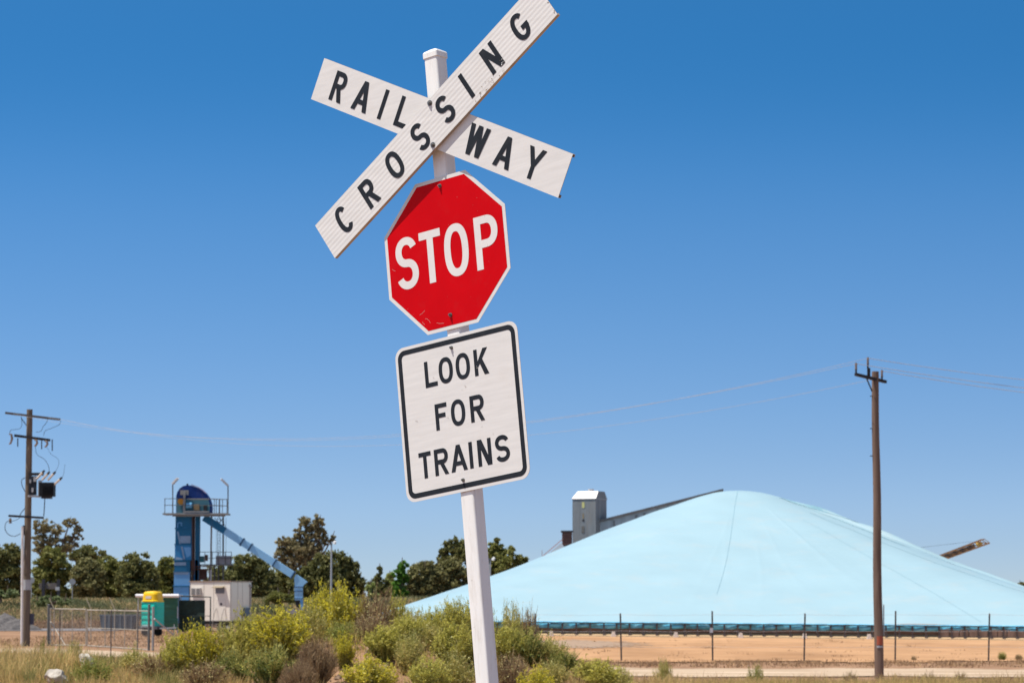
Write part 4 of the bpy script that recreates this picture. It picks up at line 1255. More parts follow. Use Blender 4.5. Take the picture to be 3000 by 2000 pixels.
DG = 212.0
GRN = surf('green_shade_cloth', (0.032, 0.118, 0.076), 0.8, 0.25, 1.6, dirt=(0.060, 0.190, 0.133), dirt_amt=0.8, dirt_scale=1.3, stretch=(0.6, 1, 3.5))
GRD = surf('dark_shade_cloth', (0.017, 0.036, 0.028), 0.8, 0.25, 2, dirt=(0.028, 0.056, 0.042), dirt_amt=0.5, dirt_scale=2)
a = at(398, 1749, DG); b = at(525, 1739, DG); g = gzf(b.x, DG)
sh = thing('shade_shelter', 'shelter with a flat white roof and wrinkled green shade cloth behind the portable toilet', 'shelter', ((a.x + b.x) / 2, DG, g))
MB().box((a.x, DG - 0.02, a.z + 0.06), (b.x, DG + 2.6, b.z - 0.06)).build('roof', surf('white_roof', (0.82, 0.80, 0.79), 0.4, 0.05, 2), sh)
rz_mid = (a.z + b.z) / 2
MB().tube([(a.x, DG - 0.14, rz_mid), (b.x, DG - 0.14, rz_mid)], (b.z - a.z) / 2, 16).build('rolled_awning', surf('white_roll', (0.86, 0.84, 0.83), 0.4, 0.04, 2), sh)
for x in (a.x + 0.15, b.x - 0.12):
    for y in (DG + 0.2, DG + 2.3):
        MB().tube([(x, y, g), (x, y, a.z)], 0.04, 8).build('roof_post', GALV, sh)
def cloth(x0, x1, z0, z1, y, amp, seed):
    rn = np.random.default_rng(seed)
    nx_, nz_ = 44, 34
    vs = []
    for i in range(nx_):
        for j in range(nz_):
            u, v = i / (nx_ - 1), j / (nz_ - 1)
            off = amp * (math.sin(9 * v + 5 * u + 2 * math.sin(3 * u + seed)) + 0.6 * math.sin(23 * v - 8 * u) + 0.4 * math.sin(14 * u)) * (1 - 0.75 * v)
            vs.append((x0 + (x1 - x0) * u, y + off, z0 + (z1 - z0) * v - 0.04 * math.sin(u * 9) * (1 - v)))
    fs = [(i * nz_ + j, (i + 1) * nz_ + j, (i + 1) * nz_ + j + 1, i * nz_ + j + 1) for i in range(nx_ - 1) for j in range(nz_ - 1)]
    return MB().add(vs, fs)
cloth(at(430, 1800, DG).x, at(521, 1800, DG).x, at(450, 1843, DG).z, a.z - 0.02, DG + 0.15, 0.05, 2).build('shade_cloth', GRN, sh, smooth=True)
sc_ = thing('shade_screen', 'dark pipe frame hung with black green shade cloth beside the white cabin', 'screen', (at(570, 1820, DG).x, DG + 1, g))
DP = DG + 1.0
p0, p1 = at(525, 1745, DP), at(617, 1748, DP)
mb = MB().tube([p0, p1, Vector((p1.x, DP, g))], 0.055, 8)
mb.tube([p0, Vector((p0.x, DP, g))], 0.045, 8)
mb.tube([at(525, 1803, DP), at(617, 1803, DP)], 0.02, 6)
mb.build('pipe_frame', surf('dark_green_pipe', (0.03, 0.04, 0.038), 0.5, 0.2, 2), sc_)
cloth(at(526, 1800, DP).x, at(600, 1800, DP).x, at(526, 1848, DP).z, at(526, 1757, DP).z, DP + 0.08, 0.03, 5).build('shade_cloth', GRD, sc_, smooth=True)

DC = 222.0
cn = at(675, 1818, DC)
gC = gzf(cn.x, DC)
CABW = surf('cabin_white', (0.76, 0.70, 0.61), 0.5, 0.04, 1.2, dirt=(0.45, 0.38, 0.3), dirt_amt=0.3, dirt_scale=1.2, stretch=(2, 2, 0.6))
alpha = R(27)
zf_ = cn.z - gC
ht_ = at(675, 1703, DC).z - gC
L1 = (cn.x - at(555, 1760, DC + 1.4).x) / math.cos(alpha)
L2 = (at(738, 1760, DC + 3).x - cn.x) / math.sin(alpha)
# local frame: corner at origin, local -x runs along the left face, local +y along the right face
cab = thing('site_cabin', 'boxy white site cabin on wheels with an air conditioner beside the blue elevator', 'cabin', (cn.x, DC, gC), rz=-alpha)
MB().box((-L1, 0, zf_), (0, L2, ht_)).build('body', CABW, cab, world=False, bevel=0.03)
MB().box((-L1 - 0.06, -0.06, ht_ + 0.001), (0.06, L2 + 0.06, ht_ + 0.07)).build('roof_edge', surf('roof_trim', (0.30, 0.22, 0.16), 0.6, 0.1, 2), cab, world=False)
MB().box((-L1 + 0.1, 0.1, zf_ - 0.22), (-0.05, L2 - 0.1, zf_ - 0.002)).build('chassis', surf('chassis_black', (0.03, 0.03, 0.03), 0.7, 0.2, 2), cab, world=False)
mb = MB()
mb.box((-L1 + 0.20, -0.16, ht_ - 1.0), (-L1 + 1.02, -0.002, ht_ - 0.45))
ac = mb.build('air_conditioner', surf('ac_beige', (0.52, 0.49, 0.45), 0.5, 0.1, 3), cab, world=False)
mb = MB()
mb.box((-L1 + 0.25, -0.18, ht_ - 0.95), (-L1 + 0.56, -0.162, ht_ - 0.50)); mb.box((-L1 + 0.68, -0.18, ht_ - 0.95), (-L1 + 0.97, -0.162, ht_ - 0.50))
mb.build('grille', surf('ac_grille', (0.17, 0.165, 0.16), 0.6, 0.15, 8), ac, world=False)
wn = MB().box((-1.32, -0.03, ht_ - 0.86), (-0.55, -0.002, ht_ - 0.40)).build('window', surf('cabin_glass', (0.16, 0.165, 0.18), 0.15, 0.1, 2), cab, world=False)
mb = MB().add([(-1.42, -0.04, ht_ - 0.30), (-0.48, -0.04, ht_ - 0.30), (-0.48, -0.42, ht_ - 0.42), (-1.42, -0.42, ht_ - 0.42), (-1.42, -0.04, ht_ - 0.33), (-0.48, -0.04, ht_ - 0.33), (-0.48, -0.42, ht_ - 0.45), (-1.42, -0.42, ht_ - 0.45)],
               [(0, 1, 2, 3), (7, 6, 5, 4), (3, 2, 6, 7), (0, 3, 7, 4), (1, 5, 6, 2), (0, 4, 5, 1)])
mb.build('awning', surf('awning_tan', (0.30, 0.24, 0.16), 0.6, 0.1, 4), wn, world=False)
dr = MB().box((-1.30, -0.022, zf_ + 0.05), (-0.42, -0.002, zf_ + 1.62)).build('door', surf('door_white', (0.72, 0.665, 0.58), 0.5, 0.05, 2), cab, world=False)
MB().tube([(-0.80, -0.05, zf_ + 1.25), (-0.80, -0.023, zf_ + 1.25)], 0.09, 12).build('handle', DSTL, dr, world=False)
mb = MB()
for x in (-1.2, -0.5): mb.tube([(x, -0.7, 0.1), (x, -0.35, zf_ + 0.5), (x, -0.06, zf_ + 0.95)], 0.025, 6)
for k in range(3):
    mb.box((-1.2, -0.70 + k * 0.2, 0.16 + k * 0.2), (-0.5, -0.50 + k * 0.2, 0.2 + k * 0.2))
mb.build('steps', surf('step_grey', (0.22, 0.2, 0.18), 0.6, 0.1, 3), cab, world=False)
mb = MB().tube([(0.05, L2 - 0.25, zf_ + 0.1), (0.05, L2 - 0.25, ht_ - 0.25)], 0.035, 8); mb.box((0.003, L2 - 0.33, ht_ - 0.38), (0.14, L2 - 0.17, ht_ - 0.18))
mb.build('downpipe', surf('pipe_grey', (0.3, 0.28, 0.28), 0.6, 0.1, 3), cab, world=False)
MB().box((0.003, L2 * 0.60, zf_ + 0.35), (0.16, L2 * 0.86, zf_ + 0.98)).build('meter_box', surf('meter_blue', (0.08, 0.12, 0.19), 0.5, 0.1, 3), cab, world=False)
MB().box((0.003, L2 * 0.70, zf_ - 0.1), (0.10, L2 * 0.77, zf_ + 0.35)).build('cable_duct', DSTL, cab, world=False)
for x in (-0.95, -0.28):
    wh = MB().tube([(x, 0.12, 0.33), (x, 0.36, 0.33)], 0.33, 20).build('wheel', BLK, cab, world=False)
    MB().tube([(x, 0.10, 0.33), (x, 0.118, 0.33)], 0.17, 14).build('rim', GALV, wh, world=False)
mb = MB()
for x in (-L1 + 0.02, -L1 * 0.66, -L1 * 0.42, -0.06): mb.box((x, -0.016, zf_ + 0.02), (x + 0.035, -0.0015, ht_ - 0.02))
for y in (0.04, L2 * 0.33, L2 * 0.56, L2 - 0.1): mb.box((0.0015, y, zf_ + 0.02), (0.016, y + 0.035, ht_ - 0.02))
mb.box((-L1, -0.02, zf_), (0, -0.0015, zf_ + 0.07)); mb.box((0.0015, 0, zf_), (0.02, L2, zf_ + 0.07))
mb.build('joint_strip', surf('joint_grey', (0.50, 0.47, 0.42), 0.5, 0.1, 3), cab, world=False)
MB().tube([(-2.3, 0.15, 0), (-2.3, 0.15, zf_ - 0.22)], 0.05, 8).build('prop', GALV, cab, world=False)

# ------------------------------------------------------------------ blue bucket elevator
DE = 255.0
ez = gzf(at(540, 1800, DE).x, DE)
el = thing('grain_elevator', 'blue bucket elevator tower with a rounded navy hood, railed platform and long sloping chute', 'grain elevator', (at(540, 1800, DE).x, DE, ez))
def blue(name, c, **k): return surf(name, c, 0.6, 0.08, 0.8, spec=0.12, dirt=(c[0] * 0.5 + 0.07, c[1] * 0.5 + 0.05, c[2] * 0.45 + 0.04), dirt_amt=0.6, dirt_scale=1.6, stretch=(1.5, 1.5, 0.4), **k)
B1 = blue('elevator_blue', (0.020, 0.130, 0.252)); B2 = blue('elevator_mid_blue', (0.036, 0.204, 0.432)); B3 = blue('elevator_light_blue', (0.139, 0.350, 0.634)); BN = blue('hood_navy', (0.010, 0.036, 0.166))
TL = blue('hood_teal', (0.07, 0.19, 0.25)); GS = surf('platform_grey', (0.24, 0.24, 0.235), 0.6, 0.15, 2); GD = surf('platform_dark', (0.10, 0.105, 0.11), 0.6, 0.2, 2)
RU = surf('rust_brown', (0.10, 0.05, 0.036), 0.75, 0.25, 2)
WH = surf('faded_white', (0.211, 0.313, 0.444), 0.6, 0.12, 2)
T = 1.15
# main casing in bolted lengths: it widens slightly towards the boot
segs = [(1511, 1547, 514, 562, B1), (1547, 1594, 513.5, 562, B1), (1594, 1640, 512, 561, B2), (1640, 1673, 510.5, 557, B1), (1673, 1716, 509.5, 556, B3), (1716, 1835, 508, 553.5, B3)]
for y0, y1, x0, x1, m in segs:
    MB().pbox(x0, y0, x1, y1, DE, T).build('casing', m, el)
mb = MB()
for y0, y1, x0, x1, m in segs[1:]: mb.pbox(x0 - 2, y0 - 1.6, x1 + 2, y0 + 1.6, DE - 0.06, T + 0.12)
mb.build('flange', B1, el)
mb = MB()
for y0, y1, x0, x1 in ((1646, 1655, 510.2, 545), (1674, 1682, 509.5, 552)): mb.pbox(x0, y0, x1, y1, DE - 0.02, 0.018)
for pts in (((518, 1556), (523, 1556), (531, 1595), (526, 1595)), ((530, 1600), (535, 1600), (542, 1636), (538, 1639)), ((516, 1630), (542, 1637), (542, 1640), (513, 1640))):
    P = [at(x, y, DE - 0.02) for x, y in pts]
    mb.prism([(p.x, p.z) for p in P], DE - 0.02, DE - 0.002)
mb.pbox(528, 1569, 558, 1590, DE - 0.02, 0.018)
mb.build('painted_band', WH, el)
mb = MB()
P = [at(x, y, DE - 0.02) for x, y in ((538, 1602), (559, 1602), (559, 1626), (547, 1632))]
mb.prism([(p.x, p.z) for p in P], DE - 0.02, DE - 0.002)
mb.build('painted_panel', B3, el)
mb = MB()
for x0, y0, x1, y1 in ((519, 1531, 522, 1547), (522, 1529, 533, 1532), (530, 1532, 533, 1540), (537, 1545, 546, 1547)): mb.pbox(x0, y0, x1, y1, DE - 0.02, 0.018)
mb.build('faded_mark', B3, el)
MB().pbox(571, 1511, 584.5, 1700, DE + 0.3, 0.8).build('return_casing', B1, el)
MB().pbox(570, 1640, 580, 1720, DE + 0.3, 0.8).build('return_casing', B2, el)
MB().pbox(562.2, 1511, 571, 1720, DE + 0.5, 0.4).build('backing_panel', surf('backing_dark', (0.045, 0.04, 0.05), 0.7, 0.2, 2), el)  # plain dark backing panel added to fill the gap between the casings
MB().pbox(557, 1640, 568, 1668, DE + 0.25, 0.2).build('rusty_cover', RU, el)
MB().pbox(584, 1668, 606, 1698, DE + 0.7, 0.3).build('rusty_cover', RU, el)
mb = MB().pbox(561.5, 1514, 565, 1700, DE - 0.1, 0.12); mb.pbox(568, 1514, 571, 1680, DE - 0.1, 0.12)
for y in range(1520, 1690, 10): mb.pbox(561.5, y, 571, y + 1.2, DE - 0.12, 0.05)
mb.build('ladder', RU, el)
# hood
P = [(515.5, 1511), (516, 1452), (519, 1441), (526, 1430), (536, 1423), (549, 1420), (563, 1422), (577, 1427), (591, 1435), (604, 1446), (612, 1458), (617, 1472), (619, 1486), (618, 1504)]
Q = [at(x, y, DE - 0.1) for x, y in P]
hood = MB().prism([(p.x, p.z) for p in Q], DE - 0.1, DE + 1.35).build('hood', BN, el)
P2 = [(517, 1508), (517, 1462), (560, 1459), (609, 1461), (614, 1474), (615, 1503)]
Q = [at(x, y, DE - 0.13) for x, y in P2]
MB().prism([(p.x, p.z) for p in Q], DE - 0.125, DE - 0.102).build('side_panel', TL, hood)
MB().tube([at(549, 1421, DE + 0.6), at(549, 1416, DE + 0.6)], 0.08, 8).build('lifting_lug', DSTL, hood)
MB().prism([(p.x, p.z) for p in [at(x, y, DE) for x, y in ((560, 1420.5), (577, 1426), (591, 1434), (603, 1444.5), (603, 1443), (591, 1431.5), (577, 1423.5), (561, 1418))]], DE - 0.15, DE + 1.4).build('hood_strip', surf('pale_strip', (0.30, 0.28, 0.42), 0.5, 0.1, 2), hood)
MB().pbox(536, 1436, 543, 1512, DE - 0.55, 0.2).build('mast', GS, el)
MB().pbox(528, 1435, 552, 1449, DE - 0.35, 0.2).build('control_box', GS, el)
MB().tube([at(530, 1468, DE - 0.5), at(530, 1468, DE - 0.15)], 0.28, 14).build('drive_motor', surf('motor_orange', (0.50, 0.22, 0.02), 0.5, 0.1, 4), el)
MB().tube([at(546, 1480, DE - 0.45), at(562, 1480, DE - 0.45)], 0.24, 14).build('gearbox', surf('gearbox_blue', (0.12, 0.36, 0.60), 0.4, 0.1, 4), el)
MB().pbox(567, 1476, 584, 1494, DE - 0.4, 0.3).build('drive_guard', surf('guard_tan', (0.22, 0.15, 0.075), 0.5, 0.1, 4), el)
MB().pbox(596, 1478, 606, 1494, DE - 0.35, 0.25).build('junction_box', DSTL, el)
MB().pbox(552, 1459, 612, 1463, DE - 0.3, 0.06).build('hood_rail', GS, el)
# platform with handrail
mb = MB().pbox(476, 1502, 667, 1506.5, DE - 0.75, 2.6); mb.pbox(540, 1496, 612, 1500, DE - 0.78, 0.1); mb.pbox(505, 1507, 660, 1512, DE - 0.5, 0.15)
mb.build('platform', GS, el)
mb = MB()
for yy in (1460, 1479):
    for dd in (DE - 0.7, DE + 1.75):
        mb.tube([at(482, yy, dd), at(516, yy, dd)], 0.03, 6); mb.tube([at(612, yy + (1 if dd < DE else 0), dd), at(666, yy + 2, dd)], 0.03, 6)
    mb.tube([at(482, yy, DE - 0.7), at(482, yy, DE + 1.75)], 0.03, 6); mb.tube([at(666, yy + 2, DE - 0.7), at(666, yy + 2, DE + 1.75)], 0.03, 6)
    mb.tube([at(516, yy, DE - 0.7), at(612, yy + 1, DE - 0.7)], 0.025, 6)
for px in (483, 506, 628, 634, 643, 652, 665):
    for dd in (DE - 0.7, DE + 1.75):
        a_ = at(px, 1461, dd); mb.tube([a_, Vector((a_.x, dd, at(px, 1503, DE - 0.7).z))], 0.03 if px != 643 else 0.06, 6)
mb.build('handrail', GD, el)
def lampmast(px, ytop, ybot, hx, hy):
    a_, b_ = at(px, ybot, DE - 0.7), at(px, ytop, DE - 0.7)
    f_ = MB().tube([a_, b_], 0.05, 8).build('light_mast', GD, el)
    e_ = at(hx, hy, DE - 0.9)
    MB().beam(b_, e_, 0.34, 0.12).build('floodlight', surf('floodlight_pale', (0.55, 0.55, 0.56), 0.4, 0.1, 4) if 'floodlight_pale' not in bpy.data.materials else bpy.data.materials['floodlight_pale'], f_)
lampmast(506, 1417, 1502, 521, 1400)
lampmast(668, 1422, 1502, 648, 1402)
# legs, lower deck, rust frames
MB().tube([at(620, 1506, DE + 0.6), at(617, 1700, DE + 0.6)], 0.075, 8).build('leg', GS, el)
MB().tube([at(617, 1668, DE + 0.6), at(614, 1720, DE + 0.6)], [0.11, 0.16], 10).build('leg_foot', surf('pale_pipe', (0.42, 0.42, 0.43), 0.5, 0.1, 3), el)
MB().tube([at(654, 1506, DE + 1.5), at(653, 1830, DE + 1.5)], 0.07, 8).build('leg', GD, el)
mb = MB()
for px in (638, 645): mb.tube([at(px, 1516, DE + 1.2), at(px, 1640, DE + 1.2)], 0.022, 6)
for y in range(1520, 1640, 9): mb.tube([at(638, y, DE + 1.2), at(645, y, DE + 1.2)], 0.015, 5)
for px in (634, 662): mb.tube([at(px, 1516, DE + 0.8), at(px, 1640, DE + 0.8)], 0.015, 5)
mb.build('ladder', GD, el)
mb = MB()
for (x0, y0, x1, y1) in ((628, 1516, 654, 1545), (654, 1516, 628, 1548), (640, 1512, 660, 1540)): mb.beam(at(x0, y0, DE + 1), at(x1, y1, DE + 1), 0.05)
mb.build('bracing', GD, el)
mb = MB().pbox(583, 1652, 678, 1655, DE + 0.4, 2.4)
for yy in (1616, 1634):
    mb.tube([at(583, yy, DE + 0.4), at(678, yy, DE + 0.4)], 0.025, 6)
for px in (584, 600, 622, 640, 660, 678): mb.tube([at(px, 1616, DE + 0.4), at(px, 1652, DE + 0.4)], 0.03, 6)
mb.build('lower_deck', GD, el)
MB().pbox(632, 1627, 677, 1652, DE + 0.45, 0.05).build('mesh_panel', surf('mesh_grey', (0.20, 0.21, 0.235), 0.7, 0.15, 3), el)
MB().pbox(586, 1628, 597, 1646, DE + 0.5, 0.5).build('teal_hopper', blue('teal_hopper', (0.03, 0.16, 0.19)), el)
MB().pbox(599, 1624, 608, 1642, DE + 0.5, 0.5).build('rusty_box', RU, el)
mb = MB()
for y in (1657, 1665): mb.pbox(557, y, 615, y + 3, DE + 0.2, 0.2)
for px in (557, 582, 612): mb.pbox(px, 1657, px + 2.4, 1800, DE + 0.2, 0.2)
mb.pbox(560, 1700, 612, 1703, DE + 0.2, 0.2)
mb.build('support_frame', RU, el)
MB().pbox(567, 1668, 582, 1800, DE + 0.45, 0.5).build('boot_pipe', B2, el)
for k, px in enumerate((586, 628, 640)):
    MB().tube([at(px, 1655, DE + 1.6), at(px, 1800, DE + 1.6)], 0.06, 6).build('leg', GD, el)
# chute
def chute_pt(k): return at(598 + (880 - 598) * k, 1515 + (1697 - 1515) * k, DE + 0.3)
CH = blue('chute_blue', (0.26, 0.50, 0.74))
spans = [(0.0, 0.22, B1), (0.22, 0.40, CH), (0.40, 0.485, CH), (0.485, 0.735, CH), (0.735, 0.93, CH)]
for a_, b_, m in spans:
    MB().beam(chute_pt(a_), chute_pt(b_), 0.62, 0.60).build('chute', m, el)
mb = MB()
for k in (0.395, 0.48, 0.732, 0.925):
    mb.beam(chute_pt(k - 0.006), chute_pt(k + 0.006), 0.76, 0.74)
mb.build('chute_joint', blue('joint_dark', (0.03, 0.07, 0.14)), el)
Q = [at(x, y, DE) for x, y in ((862, 1690), (868, 1681), (900, 1703), (888, 1714), (886, 1718), (863, 1718))]
MB().prism([(p.x, p.z) for p in Q], DE - 0.0, DE + 0.62).build('chute_elbow', CH, el)
for y0, y1, x0, x1 in ((1718, 1729, 862, 886), (1729.5, 1741, 862.5, 886), (1741.5, 1757, 863, 886)):
    MB().pbox(x0, y0, x1, y1, DE, 0.62).build('spout', CH, el)
mb = MB().pbox(861, 1729, 887, 1731, DE - 0.05, 0.72); mb.pbox(861, 1751, 887, 1753, DE - 0.05, 0.72); mb.pbox(861, 1717, 887, 1719, DE - 0.05, 0.72)
mb.build('spout_joint', blue('joint_blue', (0.05, 0.10, 0.2)), el)
MB().pbox(879, 1757, 887, 1790, DE, 0.3).build('spout_leg', B3, el)
Q = [at(x, y, DE) for x, y in ((864, 1757.5), (878, 1757.5), (880, 1782), (868, 1776))]
MB().prism([(p.x, p.z) for p in Q], DE, DE + 0.6).build('rubber_sock', BLK, el)

# small chute machine below the spout
mc = thing('hopper_frame', 'low grey hopper frame under the foot of the blue chute', 'hopper', (at(860, 1795, 250).x, 250, gzf(at(860, 1795, 250).x, 250)))
mb = MB().pbox(838, 1784, 884, 1797, 250, 1.0)
mb.build('tray', surf('hopper_grey', (0.30, 0.29, 0.28), 0.6, 0.2, 2), mc)
mb = MB()
for px in (842, 860, 880): mb.pbox(px, 1797, px + 2, 1830, 250, 0.1)
mb.build('leg', GD, mc)

# ------------------------------------------------------------------ yard lights, far signs, timber barrier, gravel heap
def lightpole(px, ytop, d, label):
    t_ = at(px, ytop, d); g = gzf(t_.x, d)
    o = thing('lamp_post', label, 'lamp post', (t_.x, d, g), 'yard lamp posts')
    MB().tube([(t_.x, d, g), (t_.x, d, t_.z)], [0.11, 0.075], 10).build('pole', GALV, o)
    MB().tube([(t_.x - 0.25, d, t_.z), (t_.x + 0.3, d, t_.z + 0.06)], 0.035, 6).build('arm', GALV, o)
    MB().tube([(t_.x + 0.24, d - 0.12, t_.z + 0.12), (t_.x + 0.34, d - 0.02, t_.z + 0.12), (t_.x + 0.38, d + 0.1, t_.z + 0.12)], [0.14, 0.17, 0.08], 12).build('lamp_head', surf('lamp_white', (0.85, 0.85, 0.84), 0.2, 0.03, 3) if 'lamp_white' not in bpy.data.materials else bpy.data.materials['lamp_white'], o)
    MB().pbox(px - 5, ytop - 6, px + 1, ytop + 3, d - 0.1, 0.2).build('lamp_bracket', GD, o)
lightpole(971, 1592, 285, 'thin grey lamp post with a white lamp right of the blue chute')
lightpole(1436, 1640, 285, 'thin grey lamp post partly hidden by the sign post')
def disc(px, py, r, d, label):
    c_ = at(px, py, d); g = gzf(c_.x, d)
    o = thing('round_sign', label, 'sign', (c_.x, d, g), 'round signs by the far trees')
    MB().tube([(c_.x, d, c_.z), (c_.x, d + 0.03, c_.z)], r, 22).build('disc', surf('sign_grey', (0.34, 0.35, 0.36), 0.5, 0.08, 3) if 'sign_grey' not in bpy.data.materials else bpy.data.materials['sign_grey'], o)
    MB().tube([(c_.x, d + 0.06, g), (c_.x, d + 0.06, c_.z)], 0.04, 8).build('post', GALV, o)
disc(212, 1703, 0.30, 290, 'round pale sign in front of the trees right of the timber barrier')
disc(92, 1699, 0.30, 290, 'round pale sign half hidden behind the transformer pole')
tb_ = thing('timber_barrier', 'grey timber barrier with two dark posts below the far left trees', 'barrier', (at(146, 1725, 288).x, 288, gzf(at(146, 1725, 288).x, 288)))
for px in (122, 166):
    MB().pbox(px, 1696, px + 9, 1745, 288, 0.3).build('post', surf('dark_timber', (0.04, 0.04, 0.05), 0.8, 0.2, 2) if 'dark_timber' not in bpy.data.materials else bpy.data.materials['dark_timber'], tb_)
mb = MB()
for k in range(4): mb.pbox(114, 1707 + k * 4.6, 168, 1710.6 + k * 4.6, 288.32, 0.1)
mb.build('rail', surf('grey_timber', (0.20, 0.17, 0.16), 0.8, 0.2, 2), tb_)
MB().pbox(162, 1718, 174, 1728, 287.8, 0.1).build('notice', surf('notice_white', (0.5, 0.5, 0.5), 0.6, 0.05, 2), tb_)
# heap of gravel
hp = at(10, 1815, 232)
gx, gy = np.meshgrid(np.linspace(-3.2, 3.2, 60), np.linspace(-3, 3, 60))
rr = np.sqrt((gx / 3.0) ** 2 + (gy / 2.8) ** 2)
hz_ = 1.35 * np.clip(1 - rr, 0, 1) ** 0.8 + 0.08 * wob(gx * 2, gy * 2) * (rr < 1) - 0.05
Vh = np.stack([gx, gy, hz_], -1).reshape(-1, 3)
ih = (np.arange(59)[None, :] + 60 * np.arange(59)[:, None]).ravel()
o = mesh_np('gravel_heap', Vh, np.stack([ih, ih + 1, ih + 61, ih + 60], 1), groundm('heap_gravel', [(0.3, (0.085, 0.078, 0.078)), (0.7, (0.21, 0.195, 0.19))], 5.0, None, None, 0.5, 1.0))
o.location = (hp.x, 232, gzf(hp.x, 232))
tag(o, 'heap of dark grey gravel at the left picture edge behind the transformer pole', 'gravel heap')

# ------------------------------------------------------------------ foliage helpers
def quads(c, size, rng, aspect=1.6, upbias=0.0):
    n = len(c)
    a = rng.normal(size=(n, 3)); a[:, 2] += upbias
    a /= np.linalg.norm(a, axis=1, keepdims=True)
    b = rng.normal(size=(n, 3)); b -= a * (a * b).sum(1, keepdims=True)
    b /= np.linalg.norm(b, axis=1, keepdims=True)
    s = np.asarray(size).reshape(-1, 1) * np.ones((n, 1))
    a = a * s * aspect / 2; b = b * s / 2
    V = np.stack([c - a, c + b * 0.9, c + a, c - b * 0.9], 1).reshape(-1, 3)
    F = np.arange(4 * n).reshape(-1, 4)
    return V, F

def join(parts):
    Vs, Fs, n = [], [], 0
    for V, F in parts:
        Vs.append(V); Fs.append(F + n); n += len(V)
    return np.concatenate(Vs), np.concatenate(Fs)

def sticks(P, r0, r1):
    """thin three-sided stems: P (n, k, 3) centre lines"""
    n, k, _ = P.shape
    t = np.gradient(P, axis=1)
    t /= np.linalg.norm(t, axis=2, keepdims=True) + 1e-9
    ref = np.where(np.abs(t[..., 2:3]) < 0.9, np.array([0, 0, 1.0]), np.array([1.0, 0, 0]))
    a = np.cross(t, ref); a /= np.linalg.norm(a, axis=2, keepdims=True) + 1e-9
    b = np.cross(t, a)
    rr = np.linspace(r0, r1, k)[None, :, None]
    ring = []
    for q in range(3):
        an = 2 * np.pi * q / 3
        ring.append(P + (a * np.cos(an) + b * np.sin(an)) * rr)
    V = np.stack(ring, 2).reshape(-1, 3)            # n, k, 3
    base = (np.arange(n)[:, None, None] * k + np.arange(k - 1)[None, :, None]) * 3
    q = np.arange(3)[None, None, :]; q2 = (q + 1) % 3
    F = np.stack([base + q, base + q2, base + 3 + q2, base + 3 + q], -1).reshape(-1, 4)
    return V, F

# ------------------------------------------------------------------ trees
TM = {
    'dark': leafm('leaf_dark', [(0.0, (0.072, 0.080, 0.025)), (0.5, (0.162, 0.167, 0.054)), (1.0, (0.314, 0.304, 0.112))], 0.55, 0.2),
    'mid': leafm('leaf_mid', [(0.0, (0.095, 0.106, 0.025)), (0.5, (0.209, 0.218, 0.058)), (1.0, (0.389, 0.380, 0.126))], 0.55, 0.22),
    'euc': leafm('leaf_eucalypt', [(0.0, (0.133, 0.118, 0.058)), (0.5, (0.275, 0.243, 0.122)), (1.0, (0.475, 0.408, 0.225))], 0.5, 0.22),
    'bright': leafm('leaf_bright', [(0.0, (0.042, 0.110, 0.014)), (0.5, (0.095, 0.228, 0.029)), (1.0, (0.190, 0.380, 0.054))], 0.5, 0.25),
    'olive': leafm('leaf_olive', [(0.0, (0.099, 0.099, 0.036)), (0.5, (0.209, 0.198, 0.076)), (1.0, (0.370, 0.342, 0.144))], 0.55, 0.2),
    'light': leafm('leaf_light', [(0.0, (0.190, 0.228, 0.072)), (0.5, (0.361, 0.418, 0.126)), (1.0, (0.570, 0.600, 0.234))], 0.5, 0.25),
    'shrub': leafm('leaf_shrub', [(0.0, (0.095, 0.133, 0.050)), (0.5, (0.190, 0.237, 0.099)), (1.0, (0.342, 0.380, 0.171))], 0.6, 0.2),
}
BARK = surf('bark', (0.13, 0.095, 0.07), 0.9, 0.25, 1.5, stretch=(3, 3, 0.5))
